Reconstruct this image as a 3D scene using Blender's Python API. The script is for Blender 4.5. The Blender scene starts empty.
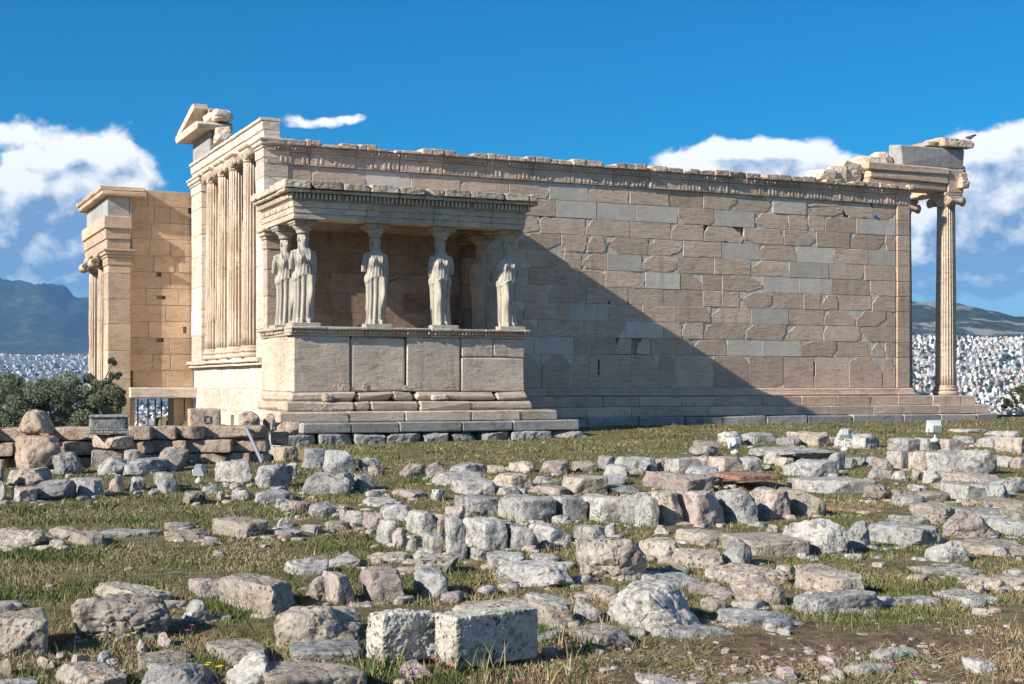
import bpy, math, random
import numpy as np
from mathutils import Vector, Matrix, noise as mnoise

# ------------------------------------------------------------------ camera, light, exposure
scn = bpy.context.scene
COL = scn.collection
FOC, HORIZON = 1422.0, 385.0            # focal length in pixels of a 1024 px wide frame, eye-level row
YAW = math.radians(24.7)                # view direction, degrees east of north (X east, Y north)
CAM = Vector((-9.42, -35.50, 0.33))
FWD = Vector((math.sin(YAW), math.cos(YAW), 0)); RGT = Vector((math.cos(YAW), -math.sin(YAW), 0))
cam_d = bpy.data.cameras.new("camera"); cam = bpy.data.objects.new("camera", cam_d); COL.objects.link(cam)
cam_d.sensor_width = 36.0; cam_d.lens = FOC * 36.0 / 1024.0; cam_d.shift_y = (HORIZON - 342.0) / 1024.0
cam_d.clip_start = 0.1; cam_d.clip_end = 60000
cam.location = CAM; cam.rotation_euler = (math.radians(90), 0, -YAW)
scn.camera = cam

SUN_DIR = Vector((1.0, 0.20, -0.555)).normalized()      # the way the light travels
sd = bpy.data.lights.new("sun", 'SUN'); sd.energy = 5.0; sd.angle = math.radians(0.5); sd.color = (1.0, 0.93, 0.82)
sun = bpy.data.objects.new("sun", sd); COL.objects.link(sun)
sun.rotation_euler = SUN_DIR.to_track_quat('-Z', 'Y').to_euler()
SUN_EL = math.asin(-SUN_DIR.z); SUN_AZ = math.atan2(-SUN_DIR.x, -SUN_DIR.y)   # azimuth clockwise from north
vs = scn.view_settings
scn.display_settings.display_device = 'sRGB'
vs.view_transform = 'Standard'; vs.look = 'None'; vs.exposure = 0.70; vs.gamma = 1.0; vs.use_curve_mapping = False
scn.cycles.use_denoising = True
scn.cycles.max_bounces = 6; scn.cycles.diffuse_bounces = 3; scn.cycles.glossy_bounces = 2
scn.cycles.transparent_max_bounces = 8; scn.cycles.volume_bounces = 0; scn.cycles.caustics_reflective = False

# ------------------------------------------------------------------ world: sky with clouds
class NG:
    """small helper that wires nodes"""
    def __init__(s, tree): s.t = tree; s.n = tree.nodes; s.l = tree.links
    def node(s, typ, **kw):
        n = s.n.new(typ)
        for k, v in kw.items(): setattr(n, k, v)
        return n
    def put(s, sock, v):
        if v is None: return
        if hasattr(v, 'is_linked') or isinstance(v, bpy.types.NodeSocket): s.l.new(v, sock)
        else: sock.default_value = v
    def math(s, op, a, b=None, c=None, clamp=False):
        n = s.node('ShaderNodeMath', operation=op); n.use_clamp = clamp
        for i, v in enumerate((a, b, c)): s.put(n.inputs[i], v)
        return n.outputs[0]
    def vmath(s, op, a, b=None):
        n = s.node('ShaderNodeVectorMath', operation=op)
        s.put(n.inputs[0], a); s.put(n.inputs[1], b)
        return n.outputs['Value'] if op in ('DOT_PRODUCT', 'LENGTH') else n.outputs[0]
    def mixc(s, f, a, b, mode='MIX'):
        n = s.node('ShaderNodeMix', data_type='RGBA', blend_type=mode)
        s.put(n.inputs['Factor'], f); s.put(n.inputs['A'] if False else n.inputs[6], a); s.put(n.inputs[7], b)
        return n.outputs[2]
    def noise(s, vec, scale, detail=4, rough=0.55, dist=0.0):
        n = s.node('ShaderNodeTexNoise'); s.put(n.inputs['Vector'], vec)
        n.inputs['Scale'].default_value = scale; n.inputs['Detail'].default_value = detail
        n.inputs['Roughness'].default_value = rough; n.inputs['Distortion'].default_value = dist
        return n.outputs[0]
    def smooth(s, x, a, b, lo=0.0, hi=1.0):
        n = s.node('ShaderNodeMapRange', interpolation_type='SMOOTHSTEP')
        s.put(n.inputs[0], x)
        for i, v in enumerate((a, b, lo, hi)): n.inputs[i + 1].default_value = v
        return n.outputs[0]
    def lin(s, x, a, b, lo=0.0, hi=1.0):
        n = s.node('ShaderNodeMapRange'); s.put(n.inputs[0], x)
        for i, v in enumerate((a, b, lo, hi)): n.inputs[i + 1].default_value = v
        return n.outputs[0]
    def scale(s, vec, k):
        n = s.node('ShaderNodeMapping'); s.put(n.inputs[0], vec); n.inputs['Scale'].default_value = k
        return n.outputs[0]

def sky_az(px): return math.atan((px - 512) / FOC)
def sky_el(px, py): return (HORIZON - py) / FOC * math.cos(sky_az(px))
CLOUDS = [  # (column, row, half width, half height, gain) as directions of the sky
    (60, 205, 62, 44, 1.0), (115, 158, 36, 30, 1.0), (22, 222, 50, 36, 1.3), (25, 245, 60, 30, 1.1), (85, 210, 50, 40, .9), (95, 175, 40, 30, .8), (128, 205, 22, 34, .9),
    (60, 262, 90, 22, 1.25), (-30, 240, 50, 44, .9), (8, 128, 26, 10, .8), (24, 156, 12, 5, .55), (318, 123, 40, 8, .72), (296, 128, 20, 7, .62), (345, 120, 18, 5, .55),
    (682, 160, 36, 15, .95), (730, 156, 40, 18, 1.1), (772, 160, 40, 18, 1.1), (820, 160, 34, 18, 1.0), (760, 175, 100, 14, 1.0),
    (1008, 160, 44, 36, 1.1), (975, 185, 40, 38, 1.1), (1020, 205, 60, 44, 1.1), (960, 245, 50, 34, .9), (925, 235, 24, 40, .75), (1000, 268, 60, 22, .85), (940, 290, 60, 12, .55),
    (560, 250, 90, 30, .6), (1090, 190, 60, 60, 1.1), (1200, 210, 90, 60, 1.0), (-130, 220, 80, 60, 1.0), (-260, 240, 80, 50, 1.0)]
grp = bpy.data.node_groups.new("cloud_cover", 'ShaderNodeTree')
grp.interface.new_socket("P", in_out='INPUT', socket_type='NodeSocketVector')
grp.interface.new_socket("Cover", in_out='OUTPUT', socket_type='NodeSocketFloat'); grp.interface.new_socket("Bulk", in_out='OUTPUT', socket_type='NodeSocketFloat')
g = NG(grp); gi = g.node('NodeGroupInput'); go = g.node('NodeGroupOutput')
warp = g.node('ShaderNodeTexNoise'); g.put(warp.inputs['Vector'], gi.outputs[0]); warp.inputs['Scale'].default_value = 45; warp.inputs['Detail'].default_value = 3
wv = g.vmath('MULTIPLY', g.vmath('SUBTRACT', warp.outputs['Color'], (.5, .5, .5)), (.022, .016, 0))
pw = g.vmath('ADD', gi.outputs[0], wv)
tot = None
for (cx, cy, hw, hh, gain) in CLOUDS:
    c = (sky_az(cx), sky_el(cx, cy), 0)
    q = g.vmath('MULTIPLY', g.vmath('SUBTRACT', pw, c), (FOC / hw, FOC / hh, 0))
    r = g.vmath('DOT_PRODUCT', q, q)
    e = g.math('MULTIPLY', g.math('EXPONENT', g.math('MULTIPLY', r, -0.75)), gain)
    tot = e if tot is None else g.math('ADD', tot, e)
tot = g.math('MINIMUM', tot, 1.5)
f1 = g.noise(g.scale(gi.outputs[0], (1, 1.3, 1)), 26, 12, .60, .25)
def puffs(scale, vec):
    v = g.node('ShaderNodeTexVoronoi', feature='SMOOTH_F1'); g.put(v.inputs['Vector'], vec); v.inputs['Scale'].default_value = scale; v.inputs['Smoothness'].default_value = .35
    return g.math('SUBTRACT', .42, v.outputs['Distance'])
fine = g.node('ShaderNodeTexNoise'); g.put(fine.inputs['Vector'], gi.outputs[0]); fine.inputs['Scale'].default_value = 170; fine.inputs['Detail'].default_value = 5
wv2 = g.vmath('ADD', pw, g.vmath('MULTIPLY', g.vmath('SUBTRACT', fine.outputs['Color'], (.5, .5, .5)), (.007, .006, 0)))
t2 = g.math('ADD', tot, g.math('MULTIPLY', g.math('SUBTRACT', f1, .5), 1.45))
t2 = g.math('ADD', t2, g.math('MULTIPLY', puffs(40, wv2), .75)); g.put(go.inputs[1], t2)
t2 = g.math('ADD', t2, g.math('MULTIPLY', puffs(95, wv2), .30))
t2 = g.math('ADD', t2, g.math('MULTIPLY', puffs(210, wv2), .12))
# broken cloud added over the unseen sky to whiten the fill light
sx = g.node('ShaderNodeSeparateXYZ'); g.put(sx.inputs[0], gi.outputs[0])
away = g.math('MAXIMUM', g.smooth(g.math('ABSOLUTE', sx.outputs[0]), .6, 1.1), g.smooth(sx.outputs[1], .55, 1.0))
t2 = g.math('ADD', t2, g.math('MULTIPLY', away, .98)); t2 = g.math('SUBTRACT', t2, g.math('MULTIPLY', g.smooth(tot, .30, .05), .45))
g.put(go.inputs[0], t2)

world = bpy.data.worlds.new("World"); scn.world = world; world.use_nodes = True
wt = world.node_tree; wt.nodes.clear(); w = NG(wt)
sky = w.node('ShaderNodeTexSky', sky_type='NISHITA'); sky.sun_disc = False
sky.sun_elevation = SUN_EL; sky.sun_rotation = SUN_AZ; sky.altitude = 150; sky.air_density = 1.0; sky.dust_density = 0.15; sky.ozone_density = 3.0
hs = w.node('ShaderNodeHueSaturation'); hs.inputs['Saturation'].default_value = 1.7; hs.inputs['Value'].default_value = .90; hs.inputs['Hue'].default_value = .503
w.put(hs.inputs['Color'], sky.outputs[0])
tc = w.node('ShaderNodeTexCoord'); sep = w.node('ShaderNodeSeparateXYZ'); w.put(sep.inputs[0], tc.outputs['Generated'])
X, Y, Z = sep.outputs
fa = w.math('ADD', w.math('MULTIPLY', X, FWD.x), w.math('MULTIPLY', Y, FWD.y))
ra = w.math('ADD', w.math('MULTIPLY', X, RGT.x), w.math('MULTIPLY', Y, RGT.y))
az = w.math('ARCTAN2', ra, fa)
hyp = w.math('SQRT', w.math('ADD', w.math('MULTIPLY', X, X), w.math('MULTIPLY', Y, Y)))
el = w.math('DIVIDE', Z, w.math('MAXIMUM', hyp, .02))
w.put(hs.inputs['Saturation'], w.smooth(el, .0, .20, 1.2, 2.9))
cv = w.node('ShaderNodeCombineXYZ'); w.put(cv.inputs[0], az); w.put(cv.inputs[1], el)
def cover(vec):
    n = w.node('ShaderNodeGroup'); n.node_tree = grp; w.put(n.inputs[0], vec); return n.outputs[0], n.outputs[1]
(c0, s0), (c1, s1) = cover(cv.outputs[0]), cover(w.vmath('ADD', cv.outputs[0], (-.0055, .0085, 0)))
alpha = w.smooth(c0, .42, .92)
lit = w.math('ADD', w.math('MULTIPLY', w.math('SUBTRACT', s0, s1), 1.15), .44); lit = w.math('ADD', lit, w.math('MULTIPLY', w.math('SUBTRACT', c0, c1), .75))
lit = w.math('SUBTRACT', lit, w.math('MULTIPLY', w.smooth(c0, 1.0, 2.2), .14))
hgt = w.smooth(el, .06, .175)
lit = w.math('ADD', lit, w.math('MULTIPLY', w.math('SUBTRACT', hgt, .50), 1.0), clamp=True)
ccol = w.mixc(lit, (.19, .31, .49, 1), (1.0, .99, .97, 1))
alpha = w.math('MULTIPLY', alpha, w.lin(el, .0, .10, .35, 1.0))
tint = w.mixc(1.0, hs.outputs[0], w.mixc(w.smooth(el, .0, .17), (.50, .74, 1.05, 1), (1, 1, 1, 1)), 'MULTIPLY')
bg1 = w.node('ShaderNodeBackground'); w.put(bg1.inputs[0], tint); bg1.inputs[1].default_value = 0.078
bg2 = w.node('ShaderNodeBackground'); w.put(bg2.inputs[0], ccol); bg2.inputs[1].default_value = 0.76
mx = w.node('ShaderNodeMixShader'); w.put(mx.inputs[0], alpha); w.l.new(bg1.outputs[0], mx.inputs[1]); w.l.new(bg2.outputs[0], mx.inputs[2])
wo = w.node('ShaderNodeOutputWorld'); w.l.new(mx.outputs[0], wo.inputs[0])
world.cycles.sampling_method = 'MANUAL'; world.cycles.sample_map_resolution = 512

# ------------------------------------------------------------------ helpers
RND = random.Random(7)
def at(px, py, d):
    """world point at depth d (metres along the view direction) for an image column and row measured on the photograph"""
    return CAM + FWD * d + RGT * ((px - 512) * d / FOC) + Vector((0, 0, (HORIZON - py) * d / FOC))
def sm(x, a, b):
    t = min(1, max(0, (x - a) / (b - a))); return t * t * (3 - 2 * t)
GD = [(-30, -1.5), (0, -1.45), (8, -1.30), (16, -1.25), (25, -1.13), (31, -1.07), (34, -1.03), (36.5, -.93), (39, -.80), (46, -.74), (200, -.75)]
GDx = [a for a, b in GD]; GDy = [b for a, b in GD]
def ground_base(d): return float(np.interp(d, GDx, GDy))
def wall_depth(lat): return 25.2 + (lat + 9) * .35
def depth_on_ground(py):
    d = 20.0
    for _ in range(60):
        d = .5 * d + .5 * ((CAM.z - ground_base(d)) * FOC / max(py - HORIZON, 8))
    return d

class MB:
    """collects pieces of ONE mesh; build() links it"""
    def __init__(s): s.v = []; s.f = []; s.m = []; s.t = []; s.smooth = []
    def add(s, verts, faces, mat=0, tint=None, smooth=False, M=None):
        o = len(s.v); t = RND.random() if tint is None else tint
        for p in verts: s.v.append(tuple(M @ Vector(p)) if M is not None else tuple(p))
        for f in faces: s.f.append([i + o for i in f])
        k = len(faces); s.m += [mat] * k; s.t += [t] * k; s.smooth += [smooth] * k
    def box(s, x0, x1, y0, y1, z0, z1, mat=0, c=0.0, tint=None, M=None, jit=0.0):
        if c <= 0:
            v = [(x, y, z) for z in (z0, z1) for y in (y0, y1) for x in (x0, x1)]
            if jit: v = [(a + RND.uniform(-jit, jit), b + RND.uniform(-jit, jit), e + RND.uniform(-jit, jit)) for a, b, e in v]
            s.add(v, [(0, 2, 3, 1), (4, 5, 7, 6), (0, 1, 5, 4), (2, 6, 7, 3), (0, 4, 6, 2), (1, 3, 7, 5)], mat, tint, False, M); return
        c = min(c, (x1 - x0) * .4, (y1 - y0) * .4, (z1 - z0) * .4)
        lo = (x0, y0, z0); hi = (x1, y1, z1); v = []; idx = {}
        for sx in (0, 1):
            for sy in (0, 1):
                for sz in (0, 1):
                    b = [hi[k] if e else lo[k] for k, e in enumerate((sx, sy, sz))]
                    j = [RND.uniform(-jit, jit) for _ in range(3)] if jit else (0, 0, 0)
                    cc = c * RND.uniform(.6, 1.5)
                    for ax in range(3):
                        p = [b[k] + j[k] - (0 if k == ax else (cc if (sx, sy, sz)[k] else -cc)) for k in range(3)]
                        idx[(sx, sy, sz, ax)] = len(v); v.append(p)
        F = []
        for ax in range(3):
            o = [k for k in range(3) if k != ax]
            for sgn in (0, 1):
                q = []
                for a, b in ((0, 0), (1, 0), (1, 1), (0, 1)):
                    e = [0, 0, 0]; e[ax] = sgn; e[o[0]] = a; e[o[1]] = b; q.append(idx[(*e, ax)])
                F.append(q)
            for a in (0, 1):
                for b in (0, 1):
                    e0 = [0, 0, 0]; e0[o[0]] = a; e0[o[1]] = b; e1 = list(e0); e1[ax] = 1
                    F.append([idx[(*e0, o[0])], idx[(*e1, o[0])], idx[(*e1, o[1])], idx[(*e0, o[1])]])
        for e in [(a, b, c2) for a in (0, 1) for b in (0, 1) for c2 in (0, 1)]:
            F.append([idx[(*e, 0)], idx[(*e, 1)], idx[(*e, 2)]])
        ctr = Vector(((x0 + x1) / 2, (y0 + y1) / 2, (z0 + z1) / 2)); G = []
        for f in F:
            a, b, d = (Vector(v[i]) for i in f[:3]); n = (b - a).cross(d - a); m = sum((Vector(v[i]) for i in f), Vector()) / len(f)
            G.append(f if n.dot(m - ctr) > 0 else f[::-1])
        s.add(v, G, mat, tint, False, M)
    def lathe(s, prof, seg, cx=0, cy=0, mat=0, tint=None, smooth=True, rmod=None, caps=True):
        v = []; F = []
        for (r, z) in prof:
            for k in range(seg):
                a = 2 * math.pi * k / seg; q = r * (rmod(a, z) if rmod else 1)
                v.append((cx + q * math.cos(a), cy + q * math.sin(a), z))
        n = len(prof)
        for i in range(n - 1):
            for k in range(seg):
                k2 = (k + 1) % seg; F.append((i * seg + k, i * seg + k2, (i + 1) * seg + k2, (i + 1) * seg + k))
        if caps:
            F.append(tuple(range(seg))[::-1]); F.append(tuple((n - 1) * seg + k for k in range(seg)))
        s.add(v, F, mat, tint, smooth)
    def profile_x(s, prof, x0, x1, mat=0, tint=None, jit=0.0, nx=1):
        """closed (y,z) profile swept along X"""
        n = len(prof); v = []; F = []
        for i in range(nx + 1):
            x = x0 + (x1 - x0) * i / nx
            for (y, z) in prof: v.append((x, y + RND.uniform(-jit, jit), z + RND.uniform(-jit, jit)))
        for i in range(nx):
            for k in range(n):
                k2 = (k + 1) % n; F.append((i * n + k, (i + 1) * n + k, (i + 1) * n + k2, i * n + k2))
        F.append(tuple(range(n))); F.append(tuple(nx * n + k for k in range(n))[::-1])
        s.add(v, F, mat, tint)
    def tube(s, pts, r, seg=8, mat=0, tint=None, smooth=True):
        pts = [Vector(p) for p in pts]; v = []; F = []
        for i, p in enumerate(pts):
            t = (pts[min(i + 1, len(pts) - 1)] - pts[max(i - 1, 0)]).normalized()
            u = t.cross(Vector((.31, .17, .93))).normalized(); w2 = t.cross(u)
            rr = r[i] if isinstance(r, (list, tuple)) else r
            for k in range(seg):
                a = 2 * math.pi * k / seg; v.append(p + u * rr * math.cos(a) + w2 * rr * math.sin(a))
        for i in range(len(pts) - 1):
            for k in range(seg):
                k2 = (k + 1) % seg; F.append((i * seg + k, i * seg + k2, (i + 1) * seg + k2, (i + 1) * seg + k))
        F.append(tuple(range(seg))[::-1]); F.append(tuple((len(pts) - 1) * seg + k for k in range(seg)))
        s.add(v, F, mat, tint, smooth)
    def mesh(s, name, mats):
        me = bpy.data.meshes.new(name); me.from_pydata(s.v, [], s.f)
        for m in mats: me.materials.append(m)
        me.polygons.foreach_set('material_index', s.m); me.polygons.foreach_set('use_smooth', s.smooth)
        a = me.attributes.new('blk', 'FLOAT', 'FACE'); a.data.foreach_set('value', s.t)
        me.update(); return me
    def build(s, name, mats, parent=None, loc=None):
        if not isinstance(mats, (list, tuple)): mats = [mats]
        o = bpy.data.objects.new(name, s.mesh(name, mats)); COL.objects.link(o)
        if parent is not None: o.parent = parent
        if loc is not None: o.location = loc
        return o
def tag(o, label=None, cat=None, group=None, kind=None):
    if label: o['label'] = label
    if cat: o['category'] = cat
    if group: o['group'] = group
    if kind: o['kind'] = kind
    return o
def empty(name, loc=(0, 0, 0)):
    o = bpy.data.objects.new(name, None); COL.objects.link(o); o.location = loc; o.empty_display_size = .3; return o
def thing(name, label, cat, group=None, loc=(0, 0, 0)): return tag(empty(name, loc), label, cat, group)

def rock(sx, sy, sz, seed, n=10, p=6.0, facets=5, rough=.06, skew=.12, flat_bottom=True):
    """vertices and faces of a weathered stone about sx by sy by sz, base at z = 0"""
    rr = random.Random(seed); V = {}; F = []; vl = []
    def vid(i, j, k):
        key = (i, j, k)
        if key not in V:
            V[key] = len(vl); vl.append((2 * i / n - 1, 2 * j / n - 1, 2 * k / n - 1))
        return V[key]
    for a in range(n):
        for b in range(n):
            F.append((vid(a, b, 0), vid(a, b + 1, 0), vid(a + 1, b + 1, 0), vid(a + 1, b, 0)))
            F.append((vid(a, b, n), vid(a + 1, b, n), vid(a + 1, b + 1, n), vid(a, b + 1, n)))
            F.append((vid(a, 0, b), vid(a + 1, 0, b), vid(a + 1, 0, b + 1), vid(a, 0, b + 1)))
            F.append((vid(a, n, b), vid(a, n, b + 1), vid(a + 1, n, b + 1), vid(a + 1, n, b)))
            F.append((vid(0, a, b), vid(0, a, b + 1), vid(0, a + 1, b + 1), vid(0, a + 1, b)))
            F.append((vid(n, a, b), vid(n, a + 1, b), vid(n, a + 1, b + 1), vid(n, a, b + 1)))
    P = np.array(vl)
    rad = (np.abs(P) ** p).sum(1) ** (1 / p); P = P / rad[:, None]
    cor = np.array([[[[rr.uniform(-skew, skew) for _ in range(3)] for _ in range(2)] for _ in range(2)] for _ in range(2)])
    U = (P + 1) / 2; off = np.zeros_like(P)
    for i in (0, 1):
        for j in (0, 1):
            for k in (0, 1):
                wgt = (U[:, 0] if i else 1 - U[:, 0]) * (U[:, 1] if j else 1 - U[:, 1]) * (U[:, 2] if k else 1 - U[:, 2])
                off += wgt[:, None] * cor[i, j, k]
    P = P + off
    for _ in range(facets):
        nrm = np.array([rr.gauss(0, 1), rr.gauss(0, 1), rr.gauss(.35, .8)]); nrm /= np.linalg.norm(nrm)
        ext = (P @ nrm).max(); t = ext * rr.uniform(.66, .92)
        ov = P @ nrm - t; ov[ov < 0] = 0; P = P - nrm[None, :] * (ov * .92)[:, None]
    P *= np.array([sx, sy, sz]) / 2
    size = (sx * sy * sz) ** (1 / 3); so = Vector((rr.uniform(0, 90), rr.uniform(0, 90), rr.uniform(0, 90)))
    dirn = P / (np.linalg.norm(P / np.array([sx, sy, sz]), axis=1)[:, None] + 1e-6) / np.array([sx, sy, sz]) ** 1
    dirn /= np.linalg.norm(dirn, axis=1)[:, None] + 1e-9
    D = np.empty(len(P))
    for i, q in enumerate(P):
        v = Vector(q)
        f12 = mnoise.voronoi(v * (3.6 / size) + so)[0]; crack = math.exp(-((f12[1] - f12[0]) / .07) ** 2)
        f2 = mnoise.voronoi(v * (8.5 / size) + so)[0]
        D[i] = mnoise.fractal(v * (2.0 / size) + so, .8, 2.1, 3) * .55 - crack * .16 - f12[0] * .32 + .2 - f2[0] * .20 + mnoise.noise(v * (15 / size) + so) * .14
    P = P + dirn * (D * rough * size)[:, None]
    P[:, 2] += sz / 2 - 0
    # bring back to the asked extents
    for ax, s_ in ((0, sx), (1, sy)):
        lo, hi = P[:, ax].min(), P[:, ax].max(); P[:, ax] = (P[:, ax] - (lo + hi) / 2) * s_ / (hi - lo)
    P[:, 2] = (P[:, 2] - P[:, 2].min()) * sz / (P[:, 2].max() - P[:, 2].min())
    return P, F
def rock_mesh(name, P, F, mat, sharp=38):
    me = bpy.data.meshes.new(name); me.from_pydata([tuple(q) for q in P], [], F)
    me.materials.append(mat); me.polygons.foreach_set('use_smooth', [True] * len(F))
    try: me.set_sharp_from_angle(angle=math.radians(sharp))
    except Exception: pass
    me.update(); return me
# ------------------------------------------------------------------ materials
def new_mat(name, rough=.85):
    m = bpy.data.materials.new(name); m.use_nodes = True; t = m.node_tree; g = NG(t)
    b = t.nodes['Principled BSDF']; b.inputs['Roughness'].default_value = rough
    b.inputs['Specular IOR Level'].default_value = .25
    return m, g, b
def rgb(c): return (c[0], c[1], c[2], 1)
def marble(name, c1, c2, stain, streak=(1.0, 1.0, 5.0), var=.28, bump=.5, stain_amt=.55, pit=.5, runoff=.30):
    """weathered cut marble: each block a little different, veins along the bed, rusty and grey stains, pits"""
    m, g, b = new_mat(name)
    tc = g.node('ShaderNodeTexCoord'); P = tc.outputs['Object']
    at_ = g.node('ShaderNodeAttribute', attribute_name='blk'); blk = at_.outputs['Fac']
    off = g.node('ShaderNodeCombineXYZ'); g.put(off.inputs[0], g.math('MULTIPLY', blk, 37)); g.put(off.inputs[2], g.math('MULTIPLY', blk, 11))
    Q = g.vmath('ADD', P, off.outputs[0])
    big = g.noise(Q, .9, 5, .6, .4)
    vein = g.noise(g.scale(Q, streak), 3.0, 8, .65, .9)
    fine = g.noise(Q, 28, 6, .6)
    c = g.mixc(g.smooth(big, .32, .68), rgb(c1), rgb(c2))
    c = g.mixc(g.math('MULTIPLY', g.smooth(vein, .48, .64), stain_amt), c, rgb(stain))
    c = g.mixc(g.math('MULTIPLY', g.smooth(g.noise(Q, 2.2, 9, .7, .6), .56, .72), .45), c, rgb([x * .55 for x in c1]))
    run = g.math('MULTIPLY', g.smooth(g.noise(g.scale(P, (2.6, 2.6, .16)), 1.5, 7, .68, .25), .50, .68), g.smooth(g.noise(P, .5, 3, .5), .38, .58))
    c = g.mixc(g.math('MULTIPLY', run, runoff), c, rgb([x * .5 for x in stain]))
    c = g.mixc(g.math('MULTIPLY', g.smooth(g.noise(P, .45, 6, .6), .50, .66), .30), c, rgb([min(1, x * 1.25) for x in c1]))
    val = g.math('ADD', g.lin(blk, 0, 1, 1 - var, 1 + var * .55), g.math('MULTIPLY', g.math('SUBTRACT', fine, .5), .35))
    c = g.mixc(1.0, c, val, 'MULTIPLY')
    pits = g.smooth(g.noise(Q, 16, 4, .7), .60, .72)
    c = g.mixc(g.math('MULTIPLY', pits, pit), c, rgb([x * .4 for x in c1]))
    g.put(b.inputs['Base Color'], c)
    h = g.math('ADD', g.math('MULTIPLY', vein, .7), g.math('ADD', g.math('MULTIPLY', fine, .35), g.math('MULTIPLY', pits, -.6)))
    h = g.math('ADD', h, g.math('MULTIPLY', g.noise(Q, 5, 6, .6), .6))
    bp = g.node('ShaderNodeBump'); bp.inputs['Strength'].default_value = bump; bp.inputs['Distance'].default_value = .03
    g.put(bp.inputs['Height'], h); g.put(b.inputs['Normal'], bp.outputs[0])
    return m
def rock_mat(name, c1, c2, dark, lichen=.0, pit=.4, bump=1.0, pscale=22, white=.3):
    """rough field stone: two tones, black and pale crusts, orange lichen, pits; every stone a little different"""
    m, g, b = new_mat(name, .92)
    tc = g.node('ShaderNodeTexCoord'); oi = g.node('ShaderNodeObjectInfo'); rnd = oi.outputs['Random']
    off = g.node('ShaderNodeCombineXYZ'); g.put(off.inputs[0], g.math('MULTIPLY', rnd, 91)); g.put(off.inputs[1], g.math('MULTIPLY', rnd, 53))
    Q = g.vmath('ADD', tc.outputs['Object'], off.outputs[0])
    n1 = g.noise(Q, 2.6, 6, .62, .5); n2 = g.noise(Q, 11, 9, .68, .3); n3 = g.noise(Q, 45, 5, .6)
    c = g.mixc(g.smooth(n1, .36, .64), rgb(c1), rgb(c2))
    c = g.mixc(g.math('MULTIPLY', g.smooth(n2, .50, .60), white), c, (.56, .54, .50, 1))
    c = g.mixc(g.math('MULTIPLY', g.smooth(g.noise(Q, 8, 9, .76, .3), .49, .60), .75), c, rgb(dark))
    li = g.smooth(g.noise(Q, 9, 5, .6, .4), .585, .66)
    c = g.mixc(g.math('MULTIPLY', li, lichen), c, (.42, .20, .07, 1))
    val = g.math('ADD', g.lin(rnd, 0, 1, .80, 1.16), g.math('MULTIPLY', g.math('SUBTRACT', n3, .5), 1.1))
    c = g.mixc(1.0, c, val, 'MULTIPLY')
    vo = g.node('ShaderNodeTexVoronoi', feature='F1'); g.put(vo.inputs['Vector'], g.vmath('ADD', Q, g.scale(n2, (.08, .08, .08)))); vo.inputs['Scale'].default_value = pscale
    vo.inputs['Randomness'].default_value = 1.0
    pits = g.math('MULTIPLY', g.smooth(vo.outputs['Distance'], .34, .12), g.smooth(g.noise(Q, 4, 3, .5), .40, .60))
    c = g.mixc(g.math('MULTIPLY', pits, pit), c, rgb([x * .45 for x in dark]))
    g.put(b.inputs['Base Color'], c)
    h = g.math('ADD', g.math('MULTIPLY', n2, 1.0), g.math('ADD', g.math('MULTIPLY', n3, .22), g.math('MULTIPLY', pits, -pit * 1.2)))
    bp = g.node('ShaderNodeBump'); bp.inputs['Strength'].default_value = bump; bp.inputs['Distance'].default_value = .035
    g.put(bp.inputs['Height'], h); g.put(b.inputs['Normal'], bp.outputs[0])
    return m
def plain(name, c, rough=.6, metal=0.0, var=.2, scale=20):
    m, g, b = new_mat(name, rough); b.inputs['Metallic'].default_value = metal
    tc = g.node('ShaderNodeTexCoord'); n = g.noise(tc.outputs['Object'], scale, 5, .6)
    g.put(b.inputs['Base Color'], g.mixc(1.0, rgb(c), g.lin(n, .3, .7, 1 - var, 1 + var), 'MULTIPLY'))
    return m
M = {}
M['old'] = marble('weathered_marble', (.63, .485, .375), (.53, .395, .295), (.34, .225, .15), (.8, .8, 4.5), .18, .8, .5, .6)
M['column'] = marble('streaked_column_marble', (.66, .56, .45), (.56, .44, .325), (.36, .23, .14), (5, 5, .5), .1, 1.0, .6, .6)
M['tanpillar'] = marble('rosy_ochre_marble', (.62, .47, .35), (.53, .39, .28), (.38, .25, .15), (.8, .8, 2.2), .22, .8, .5)
M['new'] = marble('restored_marble', (.64, .57, .485), (.57, .50, .42), (.44, .39, .335), (1, 1, 2.5), .20, .4, .4, .25)
M['white'] = marble('sunlit_marble', (.74, .66, .57), (.66, .555, .45), (.42, .29, .185), (1, 1, 4.0), .2, .9, .7)
M['porch'] = marble('porch_marble', (.61, .51, .405), (.52, .42, .325), (.33, .235, .17), (1, 1, 3.5), .22, .8, .6)
M['tan'] = marble('ochre_marble', (.66, .475, .325), (.58, .40, .26), (.42, .25, .125), (.8, .8, 2.4), .20, .7, .45)
M['greystone'] = marble('grey_frieze_stone', (.42, .40, .38), (.36, .345, .33), (.25, .235, .22), (1, 1, 1.5), .15, .6, .5)
M['statue'] = marble('statue_marble', (.50, .455, .385), (.42, .38, .315), (.22, .185, .145), (4, 4, .6), .0, .6, .7, .45)  # stain streaks darkened so the colour adds occlusion-like contrast to the drapery
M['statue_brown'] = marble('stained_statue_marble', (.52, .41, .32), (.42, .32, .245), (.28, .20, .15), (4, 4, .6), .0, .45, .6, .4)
M['found'] = marble('foundation_limestone', (.40, .385, .36), (.33, .31, .285), (.20, .19, .17), (1, 1, 1.2), .25, .9, .6, .7)
M['inner'] = marble('inner_shade_marble', (.36, .265, .20), (.28, .20, .145), (.20, .14, .10), (1, 1, 1.6), .3, .6, .7, .6)  # base colour darkened to deepen the shade inside the porch
M['G'] = rock_mat('blue_grey_limestone', (.285, .285, .28), (.375, .36, .34), (.105, .105, .105), .16, .4, .9)
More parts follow.
